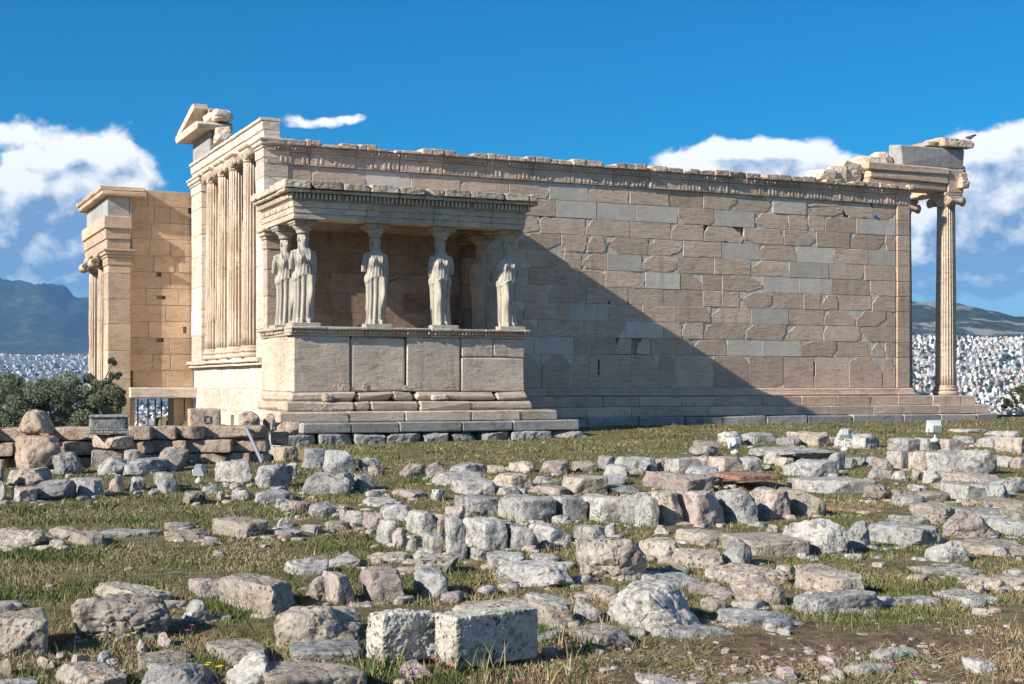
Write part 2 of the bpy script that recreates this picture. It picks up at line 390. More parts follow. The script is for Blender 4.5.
M['W'] = rock_mat('pale_limestone', (.43, .41, .375), (.355, .34, .32), (.155, .14, .125), .22, .4, .9, 22, .5)
M['T'] = rock_mat('warm_poros_stone', (.44, .385, .315), (.38, .32, .26), (.20, .165, .13), .22, .55)
M['wallT'] = rock_mat('reused_tan_blocks', (.50, .385, .295), (.43, .325, .245), (.25, .175, .125), .1, .5)
M['O'] = rock_mat('lichened_poros_stone', (.43, .375, .31), (.36, .30, .25), (.18, .15, .125), .75, .6)
M['P'] = rock_mat('pinkish_limestone', (.42, .335, .295), (.36, .305, .285), (.20, .155, .14), .2, .35)
M['B'] = rock_mat('pitted_brown_stone', (.36, .315, .265), (.28, .235, .20), (.10, .085, .075), .12, .9, 1.0, 15)
M['R'] = rock_mat('old_red_brick', (.36, .19, .12), (.29, .15, .10), (.16, .09, .065), .1, .4)
M['poros'] = rock_mat('spongy_poros_stone', (.56, .53, .46), (.48, .44, .375), (.16, .145, .125), .16, 1.0, 1.0, 24, .35)
M['bark'] = plain('bark', (.13, .105, .08), .95)
M['lampgrey'] = plain('grey_painted_metal', (.50, .53, .52), .45, 0, .08)
M['glassdark'] = plain('lamp_glass', (.16, .18, .19), .12, 0, .1)
M['conduit'] = plain('grey_plastic_conduit', (.24, .27, .31), .5, 0, .1)
M['iron'] = plain('dark_iron', (.06, .06, .06), .6, .3)
M['bird'] = plain('black_feathers', (.025, .025, .03), .6)
M['birdgrey'] = plain('grey_feathers', (.16, .16, .165), .7)
M['blue'] = plain('blue_paint', (.03, .10, .45), .5)
M['red'] = plain('poppy_petals', (.55, .01, .01), .5)
M['magenta'] = plain('mallow_petals', (.50, .09, .36), .5)
M['yellow'] = plain('yellow_petals', (.65, .48, .03), .5)
M['green'] = plain('plant_stem', (.09, .14, .04), .7)

def ground_mat():
    m, g, b = new_mat('dry_turf', .95)
    tc = g.node('ShaderNodeTexCoord'); P = tc.outputs['Object']
    a = g.node('ShaderNodeAttribute', attribute_name='lush'); lush = a.outputs['Fac']
    n1 = g.noise(P, .8, 6, .6); n2 = g.noise(P, 7, 8, .7); n3 = g.noise(P, 60, 4, .6)
    earth = g.mixc(g.smooth(n2, .35, .65), (.10, .060, .036, 1), (.23, .155, .10, 1))
    earth = g.mixc(g.math('MULTIPLY', g.smooth(g.noise(P, 3.1, 9, .75, .5), .52, .62), .8), earth, (.045, .028, .018, 1))
    turf = g.mixc(g.smooth(n2, .4, .62), (.095, .095, .034, 1), (.21, .18, .085, 1))
    turf = g.mixc(g.math('MULTIPLY', g.smooth(n1, .5, .7), .6), turf, (.22, .18, .10, 1))
    f = g.math('ADD', lush, g.math('MULTIPLY', g.math('SUBTRACT', g.noise(P, 2.4, 8, .7), .5), 1.6), clamp=True)
    c = g.mixc(f, earth, turf)
    vo = g.node('ShaderNodeTexVoronoi', feature='F1'); g.put(vo.inputs['Vector'], P); vo.inputs['Scale'].default_value = 26
    peb = g.math('MULTIPLY', g.smooth(vo.outputs['Distance'], .26, .14), g.math('MULTIPLY', g.smooth(n2, .56, .62), g.lin(lush, 0, 1, .9, .25)))
    c = g.mixc(peb, c, (.38, .35, .31, 1))
    c = g.mixc(1.0, c, g.lin(n3, .2, .8, .6, 1.4), 'MULTIPLY')
    g.put(b.inputs['Base Color'], c)
    h = g.math('ADD', g.math('MULTIPLY', n2, .8), g.math('ADD', g.math('MULTIPLY', n3, .5), g.math('MULTIPLY', peb, .5)))
    bp = g.node('ShaderNodeBump'); bp.inputs['Strength'].default_value = .9; bp.inputs['Distance'].default_value = .04
    g.put(bp.inputs['Height'], h); g.put(b.inputs['Normal'], bp.outputs[0])
    return m
M['ground'] = ground_mat()
def blade_mat(name, attr='tintc'):
    m, g, b = new_mat(name, .75)
    a = g.node('ShaderNodeAttribute', attribute_name=attr)
    g.put(b.inputs['Base Color'], a.outputs['Color'])
    return m
M['blade'] = blade_mat('grass_blades'); M['leaf'] = blade_mat('leaves')
def far_mat():
    m, g, b = new_mat('far_slopes', .95)
    tc = g.node('ShaderNodeTexCoord'); P = tc.outputs['Object']
    geo = g.node('ShaderNodeNewGeometry'); a = g.node('ShaderNodeAttribute', attribute_name='urban')
    n1 = g.noise(P, .004, 8, .65); n2 = g.noise(P, .018, 8, .7); n3 = g.noise(P, .08, 4, .6)
    scrub = g.mixc(g.smooth(n2, .40, .62), (.018, .030, .016, 1), (.060, .062, .040, 1))
    scrub = g.mixc(g.math('MULTIPLY', g.math('MULTIPLY', g.smooth(n1, .53, .60), g.lin(a.outputs['Fac'], -1, 0, .12, .85)), 1.0), scrub, (.30, .265, .225, 1))
    urb = g.mixc(g.smooth(n2, .45, .6), (.22, .215, .21, 1), (.045, .065, .035, 1))
    c = g.mixc(g.math('MAXIMUM', a.outputs['Fac'], 0.0), scrub, urb)
    c = g.mixc(1.0, c, g.lin(n3, .2, .8, .7, 1.3), 'MULTIPLY')
    g.put(b.inputs['Base Color'], c)
    return m
M['far'] = far_mat()
def city_mat():
    m, g, b = new_mat('city_plaster', .8)
    tc = g.node('ShaderNodeTexCoord'); P = tc.outputs['Object']; geo = g.node('ShaderNodeNewGeometry')
    sp = g.node('ShaderNodeSeparateXYZ'); g.put(sp.inputs[0], P); sn = g.node('ShaderNodeSeparateXYZ'); g.put(sn.inputs[0], geo.outputs['Normal'])
    at_ = g.node('ShaderNodeAttribute', attribute_name='blk'); oi = g.node('ShaderNodeObjectInfo')
    rv = g.math('FRACT', g.math('ADD', g.math('MULTIPLY', at_.outputs['Fac'], 7.31), g.math('MULTIPLY', oi.outputs['Random'], 3.7)))
    cr = g.node('ShaderNodeValToRGB'); g.put(cr.inputs[0], rv); e = cr.color_ramp; e.interpolation = 'CONSTANT'
    cols = [(.72, .70, .66), (.50, .48, .45), (.80, .78, .75), (.60, .51, .40), (.70, .65, .56), (.40, .37, .34), (.76, .75, .74), (.46, .32, .25)]
    e.elements[0].color = rgb(cols[0]); e.elements[1].position = .14; e.elements[1].color = rgb(cols[1])
    for i, c in enumerate(cols[2:]): x = e.elements.new(.28 + i * .125); x.color = rgb(c)
    fz = g.math('FRACT', g.math('DIVIDE', sp.outputs[2], 3.2)); fx = g.math('FRACT', g.math('DIVIDE', g.math('ADD', sp.outputs[0], sp.outputs[1]), 3.6))
    win = g.math('MULTIPLY', g.math('MULTIPLY', g.math('GREATER_THAN', fz, .30), g.math('LESS_THAN', fz, .78)), g.math('MULTIPLY', g.math('GREATER_THAN', fx, .25), g.math('LESS_THAN', fx, .78)))
    win = g.math('MULTIPLY', win, g.math('LESS_THAN', g.math('ABSOLUTE', sn.outputs[2]), .5))
    c = g.mixc(g.math('MULTIPLY', win, .85), cr.outputs[0], (.10, .10, .11, 1))
    roof = g.math('GREATER_THAN', sn.outputs[2], .5)
    c = g.mixc(g.math('MULTIPLY', roof, .35), c, (.45, .43, .41, 1))
    g.put(b.inputs['Base Color'], c)
    return m
M['city'] = city_mat()
M['fartree'] = plain('far_tree_foliage', (.030, .045, .022), .9, 0, .4, .3)
# ------------------------------------------------------------------ the setting: ground, far plain, hills
def plateau(lat, d):
    """height of the ground at a place given in metres to the right of and along the view direction"""
    x = CAM.x + FWD.x * d + RGT.x * lat
    z = ground_base(d)
    drop = sm(d, wall_depth(lat) + .2, wall_depth(lat) + 1.6) * sm(-x, .35, .9)
    y = CAM.y + FWD.y * d + RGT.y * lat
    drop = max(drop, sm(y, 12.9, 13.6))
    z = z * (1 - drop) + -3.5 * drop
    e = 70 - 18.5 * sm(x, 22.5, 27)
    k = sm(d, e, e + 3); k2 = max(0, d - e - 2.5)
    z -= k * 2.5 + k2 * 2.2
    return max(z, -95)
def build_ground():
    azs = sorted(set([math.radians(a) for a in np.arange(-80, -25, 3.)] + [math.radians(a) for a in np.arange(-25, 25.01, .14)] + [math.radians(a) for a in np.arange(26, 81, 3.)]))
    rs = [1.2]
    while rs[-1] < 130: rs.append(rs[-1] * 1.0155 + .01)
    v = []; lush = []
    for r in rs:
        for a in azs:
            la, d = r * math.sin(a), r * math.cos(a)
            z = plateau(la, d)
            p = CAM + RGT * la + FWD * d
            if d < 60:
                z += .035 * mnoise.fractal(Vector((p.x * .7, p.y * .7, 3)), .8, 2, 3) + .018 * mnoise.noise(Vector((p.x * 4, p.y * 4, 1)))
            v.append((p.x, p.y, z))
            # greener on the left and far lawns, bare brown earth at the lower right
            px = 512 + FOC * math.tan(a) if abs(a) < 1 else 512; py = HORIZON + (CAM.z - z) * FOC / max(d, 1)
            L = .80
            if d < 40 and d > 0:
                L -= .75 * math.exp(-((px - 840) / 260) ** 2 - ((py - 665) / 48) ** 2)
                L -= .45 * math.exp(-((px - 620) / 110) ** 2 - ((py - 668) / 30) ** 2)
                L -= .55 * math.exp(-((px - 480) / 90) ** 2 - ((py - 585) / 26) ** 2)
                L -= .40 * math.exp(-((px - 90) / 130) ** 2 - ((py - 655) / 22) ** 2)
            lush.append(max(0, L))
    n = len(azs); F = []
    for i in range(len(rs) - 1):
        for k in range(n - 1): F.append((i * n + k, i * n + k + 1, (i + 1) * n + k + 1, (i + 1) * n + k))
    me = bpy.data.meshes.new('ground'); me.from_pydata(v, [], F); me.materials.append(M['ground'])
    me.polygons.foreach_set('use_smooth', [True] * len(F))
    a = me.attributes.new('lush', 'FLOAT', 'POINT'); a.data.foreach_set('value', lush); me.update()
    o = bpy.data.objects.new('ground', me); COL.objects.link(o); tag(o, kind='structure'); return o
ground = build_ground()

def far_height(az, r):
    """plain, built-up slopes and mountains around the citadel; az from the view direction, to the right"""
    p = Vector((r * math.sin(az) * .001, r * math.cos(az) * .001, 0))
    left = sm(-az, -.02, .17); right = sm(az, .14, .24)
    base = -92 + 22 * left * (1 - sm(r, 2500, 5500))
    # right: slope carrying the city, then the long scrub hill with quarries
    up = 236 * sm(r, 3250, 5050) + 0.0
    hill = sm(r, 4750, 6000) * (1 - sm(r, 6500, 8600)) * (190 - 620 * max(0, az - .255) + 70 * math.exp(-((az - .285) / .04) ** 2) - 260 * max(0, .24 - az)) * .80
    zr = base + up * (1 - sm(r, 6500, 9000)) + hill
    # left: long plain rising to the suburbs, mountain range behind
    sub = 300 * sm(r, 5600, 10200)
    prof = 760 + 60 * math.sin(az * 31 + 1.0) + 130 * math.exp(-((az + .325) / .03) ** 2) - 950 * max(0, az + .27)
    mt = sm(r, 9800, 14500) * (prof - 150) * (1 - .3 * sm(r, 15500, 17500))
    zl = base + sub + mt
    z = zr * right + (zl if left > 0 else base) * (1 - right)
    if right > 0 and right < 1 and left <= 0: z = zr * right + (base + sub * .6 + mt * .7) * (1 - right)
    rough = mnoise.fractal(p * 2.1 + Vector((4, 7, 0)), .9, 2.1, 6)
    ridge = mnoise.ridged_multi_fractal(p * .55 + Vector((1, 2, 5)), .9, 2.1, 6, 1, 2)
    z += rough * (12 * sm(r, 2500, 5000) + 42 * right * sm(r, 4900, 5900)) + (rough * 90 + (ridge - 1.2) * 170) * sm(r, 10000, 13500) * (1 - right)
    return z
def build_far():
    azs = [math.radians(a) for a in np.concatenate([np.arange(-75, -24, 3.), np.arange(-24, 24.01, .16), np.arange(25, 76, 3.)])]
    rs = [70.]
    while rs[-1] < 17400: rs.append(rs[-1] * 1.022)
    v = []; urb = []
    for r in rs:
        for a in azs:
            z = far_height(a, r); v.append((CAM.x + RGT.x * r * math.sin(a) + FWD.x * r * math.cos(a), CAM.y + RGT.y * r * math.sin(a) + FWD.y * r * math.cos(a), z))
            urb.append((1 - sm(r, 4750, 4950)) if a > .1 else (1 - 2 * sm(r, 9300, 10300)))
    n = len(azs); F = []
    for i in range(len(rs) - 1):
        for k in range(n - 1): F.append((i * n + k, i * n + k + 1, (i + 1) * n + k + 1, (i + 1) * n + k))
    me = bpy.data.meshes.new('hills'); me.from_pydata(v, [], F); me.materials.append(M['far'])
    me.polygons.foreach_set('use_smooth', [True] * len(F))
    a = me.attributes.new('urban', 'FLOAT', 'POINT'); a.data.foreach_set('value', urb); me.update()
    o = bpy.data.objects.new('hills', me); COL.objects.link(o); tag(o, kind='structure')
build_far()

# the city below: nearest buildings one by one, the far mass as one
def house(mb, x, y, z, wx, wy, h, rot):
    c, s = math.cos(rot), math.sin(rot); T = Matrix(((c, -s, 0, x), (s, c, 0, y), (0, 0, 1, z), (0, 0, 0, 1)))
    t = RND.random()
    mb.box(-wx / 2, wx / 2, -wy / 2, wy / 2, -8, h, tint=t, M=T)
    mb.box(-wx / 2 + wx * .15, wx / 2 - wx * .4, -wy / 2 + wy * .2, wy / 2 - wy * .25, h, h + 2.8, tint=t, M=T)
    if RND.random() < .5: mb.box(-wx / 2 - 1.2, wx / 2 + 1.2, -wy / 2 - 1.3, -wy / 2, h * .55, h * .55 + 1, tint=t, M=T)
def build_city():
    R = random.Random(5); sites = []
    def scatter(a0, a1, r0, r1, cell):
        r = r0
        while r < r1:
            a = a0
            while a < a1:
                q = mnoise.fractal(Vector((r * math.sin(a) * .006, r * math.cos(a) * .004, 1)), .8, 2.1, 3)
                if R.random() < (.93 if q < .32 else .25): sites.append((r + R.uniform(-.35, .35) * cell, a + R.uniform(-.3, .3) * cell / r))
                a += cell / r
            r += cell * 1.15
    D = math.radians
    scatter(D(-15.4), D(-13.1), 1800, 2800, 27)
    scatter(D(-15.4), D(-13.1), 2800, 5200, 38)
    scatter(D(15.0), D(21.2), 3150, 4950, 17); scatter(D(21.2), D(25), 3150, 4950, 24)
    scatter(D(-21.5), D(-15.4), 5200, 9600, 48)
    sites = sorted((s for s in sites), key=lambda s: s[0])
    near = [s for s in sites if s[1] < 0 and s[0] < 2800][:110]
    nr = [s for s in sites if 0 < s[1] < D(20.2)][:180]
    own = set(near + nr)
    protos = []
    for i in range(8):
        mb = MB(); house(mb, 0, 0, 0, R.uniform(7, 16), R.uniform(7, 13), R.uniform(4, 10), 0); protos.append(mb.mesh('city_building', [M['city']]))
    rest = MB(); k = 0
    for s in sites:
        r, a = s; z = far_height(a, r); x = CAM.x + RGT.x * r * math.sin(a) + FWD.x * r * math.cos(a); y = CAM.y + RGT.y * r * math.sin(a) + FWD.y * r * math.cos(a)
        rot = R.choice((0, .5)) + R.uniform(-.25, .25) + .4 * math.sin(r * .004)
        if s in own:
            o = bpy.data.objects.new('city_building', protos[k % 8]); k += 1; COL.objects.link(o); o.location = (x, y, z); o.rotation_euler.z = rot
            if a < 0: tag(o, 'flat roofed city block seen far below through the barred opening beside the olive tree', 'building', 'city blocks seen through the barred opening')
            else: tag(o, 'small white block of the dense city below the scrub hill beside the tall corner column', 'building', 'white city blocks below the scrub hill')
        else:
            f = 1.0 if a > 0 else (1.5 if r > 5000 else 1.5)
            house(rest, x, y, z, R.choice((6, 8, 9, 11, 13, 18)) * R.uniform(.8, 1.2) * f, R.uniform(6, 12) * f, R.choice((3.5, 4, 5, 6, 8, 11)) * (1.6 if 2800 > r else 1), rot)
    tp = [rock(1, 1, .9, 300 + i, 3, 3, 2, .2, .2) for i in range(4)]
    for i in range(1500):
        a = R.uniform(D(15), D(21.2)) if i % 3 else R.uniform(D(-21.5), D(-13.1)); r = R.uniform(3150, 5000) if a > 0 else R.uniform(2000, 8500)
        z = far_height(a, r); s_ = R.uniform(5, 13) * (1.5 if r > 5200 else 1); P, F = tp[i % 4]
        rest.add([Vector((q[0] * s_ * R.uniform(.9, 1.3), q[1] * s_, q[2] * s_)) + Vector((CAM.x + RGT.x * r * math.sin(a) + FWD.x * r * math.cos(a), CAM.y + RGT.y * r * math.sin(a) + FWD.y * r * math.cos(a), z - 1)) for q in P], F, 1)
    tag(rest.build('city', [M['city'], M['fartree']]), 'dense mass of tiny white houses spread over the far plain and slopes', 'city', kind='stuff')
build_city()

# the air between: one closed box of even haze
hz = MB(); hz.box(-19000, 19000, -19000, 19000, -112, 1400)
ha = bpy.data.materials.new('haze'); ha.use_nodes = True; ht = ha.node_tree; ht.nodes.clear()
pv = ht.nodes.new('ShaderNodeVolumePrincipled'); pv.inputs['Color'].default_value = (.20, .52, 1.0, 1); pv.inputs['Density'].default_value = 3.8e-5; pv.inputs['Anisotropy'].default_value = 0.0
ho = ht.nodes.new('ShaderNodeOutputMaterial'); ht.links.new(pv.outputs[0], ho.inputs['Volume'])
haze = hz.build('haze', ha); tag(haze, 'thin blue haze over the city and the far mountains', 'haze', kind='stuff')
# ------------------------------------------------------------------ the temple
LW = 20.68            # length of the south wall; its west end is x = 0, its south face y = 0, top step z = 0
ZT = 6.62             # top of the wall moulding
NWY = 8.45            # y of the north west corner
temple = thing('marble_temple', 'long ruined marble temple with patched south wall, stepped base and engaged west columns', 'temple')

def jag(rr, p, q, n, amp):
    out = []
    for i in range(1, n):
        t = i / n; out.append((p[0] + (q[0] - p[0]) * t + rr.uniform(-amp, amp), p[1] + (q[1] - p[1]) * t + rr.uniform(-amp, amp)))
    return out
def block_outline(rr, x0, x1, z0, z1, cut_p, scale=1.25):
    """outline of an old block seen square on, some corners broken away"""
    cs = [(x0, z0), (x1, z0), (x1, z1), (x0, z1)]; out = []; cuts = []
    for i in range(4):
        if rr.random() < cut_p * (1.25 if i >= 2 else .55):
            cuts.append((rr.uniform(.06, .42) * scale * min(1, (x1 - x0)), rr.uniform(.06, .36) * scale * min(1, (z1 - z0) / .48)))
        else: cuts.append(None)
    w_, h_ = x1 - x0, z1 - z0
    for i in range(4):
        c = cs[i]; sx = 1 if c[0] == x0 else -1; sz = 1 if c[1] == z0 else -1
        if cuts[i]:
            a, b = min(cuts[i][0], w_ * .45), min(cuts[i][1], h_ * .55)
            pa, pb = (c[0] + sx * a, c[1]), (c[0], c[1] + sz * b)
            seq = [pb] + jag(rr, pb, pa, 6, .030) + [pa] if i in (0, 2) else [pa] + jag(rr, pa, pb, 6, .030) + [pb]
            out += seq
        else:
            out.append((c[0] + sx * rr.uniform(0, .012), c[1] + sz * rr.uniform(0, .012)))
        nx_ = cs[(i + 1) % 4]; L = abs(nx_[0] - c[0]) + abs(nx_[1] - c[1]); k = int(L / .17)
        inward = (0, 1) if i == 0 else (-1, 0) if i == 1 else (0, -1) if i == 2 else (1, 0)
        last = out[-1]
        lo, hi = .10, .90
        for j in range(k):
            t = lo + (hi - lo) * (j + .5) / k
            p = (c[0] + (nx_[0] - c[0]) * t, c[1] + (nx_[1] - c[1]) * t)
            e = abs(rr.gauss(0, .006)) + (.05 * rr.random() if rr.random() < .07 * cut_p * 2 else 0)
            q = (p[0] + inward[0] * e, p[1] + inward[1] * e)
            ca = cuts[i]; cb = cuts[(i + 1) % 4]
            axis = 0 if i in (0, 2) else 1
            da = abs(p[axis] - c[axis]); db = abs(p[axis] - nx_[axis])
            if ca and da < ca[axis] + .03: continue
            if cb and db < cb[axis] + .03: continue
            out.append(q)
    return out
def slab_of(mb, out, front, back, mat, tint, to3, bev=.010):
    """extrude an outline; to3 maps (u, w, depth) to a point, depth grows into the wall"""
    n = len(out); cx = sum(p[0] for p in out) / n; cz = sum(p[1] for p in out) / n
    ring = [to3(u, w_, back) for u, w_ in out] + [to3(u, w_, front + bev) for u, w_ in out]
    inn = []
    for u, w_ in out:
        dx, dz = cx - u, cz - w_; L = math.hypot(dx, dz) + 1e-6; inn.append(to3(u + dx / L * bev, w_ + dz / L * bev, front))
    v = ring + inn; F = []
    for i in range(n):
        j = (i + 1) % n; F.append((i, j, n + j, n + i)); F.append((n + i, n + j, 2 * n + j, 2 * n + i))
    F.append(tuple(range(2 * n, 3 * n)))
    mb.add(v, F, mat, tint)

def masonry(mb, to3, u0, u1, rows, blen, seed, m_old=0, m_new=1, p_new=.19, cut=.42, recess=.05, jit=.008, holes=(), off=0):
    rr = random.Random(seed)
    for ri, (z0, z1) in enumerate(rows):
        u = u0 - (blen * .5 if (ri + off) % 2 else 0) + rr.uniform(-.08, .08)
        while u < u1 - .02:
            L = blen * rr.uniform(.86, 1.14); a, b = max(u, u0), min(u + L, u1); u += L
            if u1 - u < .35: b = u1; u = u1
            if b - a < .12: continue
            g_ = .005; front = rr.uniform(-jit, jit); t = rr.random()
            hit = [h for h in holes if h[0] < b - .01 and h[1] > a + .01 and h[2] < z1 - .01 and h[3] > z0 + .01]
            if hit:
                h = hit[0]; x0, x1, w0, w1 = max(a, h[0]), min(b, h[1]), max(z0, h[2]), min(z1, h[3])
                if h[4]: mb.add([to3(a, z0, .14), to3(b, z0, .14), to3(b, z1, .14), to3(a, z1, .14)], [(0, 1, 2, 3)], m_old, t)
                for (p, q, r_, s_) in ((a, x0, z0, z1), (x1, b, z0, z1), (x0, x1, z0, w0), (x0, x1, w1, z1)):
                    if q - p > .03 and s_ - r_ > .03:
                        slab_of(mb, [(p + (g_ if p == a else 0), r_ + (g_ if r_ == z0 else 0)), (q - (g_ if q == b else 0), r_ + (g_ if r_ == z0 else 0)), (q - (g_ if q == b else 0), s_ - (g_ if s_ == z1 else 0)), (p + (g_ if p == a else 0), s_ - (g_ if s_ == z1 else 0))], front, .15 if h[4] else .6, m_old, t, to3, .006)
                continue
            if rr.random() < p_new and ri > 0:
                mb.add([to3(a, z0, .02), to3(b, z0, .02), to3(b, z1, .02), to3(a, z1, .02)], [(0, 1, 2, 3)], m_new, t)
                slab_of(mb, [(a + g_, z0 + g_), (b - g_, z0 + g_), (b - g_, z1 - g_), (a + g_, z1 - g_)], front, .02, m_new, t, to3, .004); continue
            dp = .013 if rr.random() > recess else .12
            mb.add([to3(a, z0, front + dp), to3(b, z0, front + dp), to3(b, z1, front + dp), to3(a, z1, front + dp)], [(0, 1, 2, 3)], m_new if dp < .05 else m_old, rr.random())
            parts = [(a, b)]
            if rr.random() < .13 and b - a > .8:
                c = a + (b - a) * rr.uniform(.35, .65); gp = rr.choice((.012, .02, .16)); parts = [(a, c - gp / 2), (c + gp / 2, b)]
            for (p, q) in parts:
                slab_of(mb, block_outline(rr, p + g_, q - g_, z0 + g_, z1 - g_, cut), front, .15, m_old, min(1, max(0, t + rr.uniform(-.12, .12))), to3)

south = lambda u, w_, dp: (u, dp, w_)
west = lambda u, w_, dp: (dp, u, w_)
# --- south wall
mb = MB()
rows = [(.24, 1.19)] + [(1.19 + i * .478, 1.19 + (i + 1) * .478) for i in range(10)]
masonry(mb, south, 0.02, 20.16, rows, 1.30, 11, holes=[(9.58, 9.645, .62, 1.04, 1), (17.02, 17.09, .58, 1.02, 1)] + [(9.9 + i * .16, 9.97 + i * .16, 2.62, 2.70, 1) for i in (0, 2, 4, 6, 8, 11)])
mb.box(.01, LW - .01, .16, .66, -.3, 5.97, 0, tint=.4)
# corner pier at the east end
rr = random.Random(4)
for (z0, z1) in rows: mb.box(20.19, LW, -.045, .5, z0 + .004, z1 - .004, 0, .012, tint=rr.random())
wall = mb.build('south_wall', [M['old'], M['new']], temple)
# --- base moulding and steps
mb = MB()
prof = [(.05, 0.0), (-.17, 0.0), (-.20, .05), (-.18, .09), (-.13, .10), (-.13, .135), (-.10, .15), (-.105, .20), (-.05, .235), (.05, .238)]
x = 0.0; rr = random.Random(9)
while x < LW:
    L = rr.uniform(1.2, 1.5); e = min(x + L, LW + .10); mb.profile_x(prof, x + .003, e - .003, 0, None, .004, 3); x += L
mb.build('base_moulding', M['old'], temple)
def step_row(name, x0, x1, y0, y1, z0, z1, mat, seed, blen=1.35, c=.018, jit=.006, parent=None, worn=.0):
    rr = random.Random(seed); mb = MB(); x = x0
    while x < x1 - .05:
        e = min(x + blen * rr.uniform(.75, 1.2), x1)
        if x1 - e < .35: e = x1
        mb.box(x + .003, e - .003, y0 + rr.uniform(-.012, .008), y1, z0, z1 + rr.uniform(-.006, .002), 0, c, jit=jit); x = e
    return mb.build(name, mat, parent)
step_row('step', 5.5, 22.86, -.62, 12.2, -.29, -.004, M['old'], 21, parent=temple)
step_row('step', 5.5, 23.05, -.98, 12.5, -.555, -.29, M['old'], 22, parent=temple)
step_row('step', 5.5, 23.2, -1.22, 12.8, -1.25, -.56, M['found'], 23, 1.6, .03, .02, parent=temple)
mb = MB(); mb.box(1.9, 23.2, -.3, 11.8, -3.5, -.3); mb.build('core_masonry', M['inner'], temple)
# --- wall crown: carved band, bead row, egg row and broken top slabs
mb = MB(); rr = random.Random(31); x = .0
while x < LW - .02:
    L = rr.uniform(1.15, 1.45); e = min(x + L, LW + .03)
    if LW - e < .5: e = LW + .03
    t = rr.random(); dz = rr.uniform(-.008, .008)
    mb.box(x + .004, e - .004, -.05 + rr.uniform(-.008, .008), .62, 5.975, 6.30 + dz, 0, .012, t)
    k = int((e - x) / .115)
    for j in range(k):
        if rr.random() < .30: continue
        c = x + (j + .5) * (e - x) / k
        mb.box(c - .034, c + .034, -.066 + rr.uniform(-.006, .012), -.04, 6.02, 6.235 + rr.uniform(-.03, .012), 0, .014, t)
    mb.box(x + .004, e - .004, -.11, .6, 6.302, 6.345 + dz, 0, .012, t)
    k = int((e - x) / .088)
    for j in range(k):
        if rr.random() < .35: continue
        c = x + (j + .5) * (e - x) / k
        mb.box(c - .028, c + .028, -.140 + rr.uniform(-.012, .02), -.1, 6.35, 6.445 + rr.uniform(-.02, .01), 0, .018, t)
    mb.box(x + .004, e - .004, -.10, .6, 6.346, 6.46, 0, .01, t)
    # top slab broken into lengths of its own
    y = x
    while y < e - .05:
        q = min(y + rr.uniform(.18, .6), e); top = rr.choice((6.53, 6.60, 6.61, 6.62, 6.62, 6.63)) + rr.uniform(-.012, .01)
        P, F = rock(q - y + .015, .85, top - 6.45, rr.random(), 8, 26, 1, .05, .03)
        P[:, 0] += (y + q) / 2; P[:, 1] += .22 + rr.uniform(-.02, .03); P[:, 2] += 6.455
        mb.add(P, F, 0, t); y = q
    x = e
mb.build('wall_crown', M['old'], temple)
# --- west front: plain wall below, ledge, engaged columns, infill, pillars, beam
mb = MB()
lr = [(-3.5 + i * .62, -3.5 + (i + 1) * .62) for i in range(7)]
masonry(mb, west, .0, NWY, [(a, min(b, .84)) for a, b in lr], 1.55, 17, 0, 0, 0, .22, .04, .008, holes=[(3.35, 3.75, -2.0, -.50, 0)])
mb.box(.17, .66, .02, 3.35, -3.5, .84, 0, tint=.5); mb.box(.17, .66, 3.75, NWY, -3.5, .84, 0, tint=.5); mb.box(.17, .66, 3.35, 3.75, -.50, .84, 0, tint=.5)
mb.build('west_wall', [M['white']], temple)
mb = MB(); rr = random.Random(3); y = -.06
while y < NWY:
    e = min(y + rr.uniform(1.1, 1.7), NWY + .15)
    mb.box(-.16, .3, y + .003, e - .003, .845, .93, 0, .015, jit=.006); mb.box(-.24, .3, y + .003, e - .003, .932, 1.04, 0, .02, jit=.008); y = e
mb.build('ledge', M['white'], temple)
mb = MB(); rr = random.Random(6)
for z in np.arange(1.04, 4.6, .55):
    y = .75 + rr.uniform(-.3, .3)
    while y < 7.0:
        e = min(y + rr.uniform(.9, 1.6), 7.0); mb.box(.12 + rr.uniform(-.01, .01), .45, y + .003, e - .003, z, min(z + .545, 4.75 if y < 4.4 else 6.1), 0, .008); y = e
mb.box(.10, .45, 4.5, 7.0, 4.6, 6.1, 0, .01)
mb.build('infill_wall', M['white'], temple)

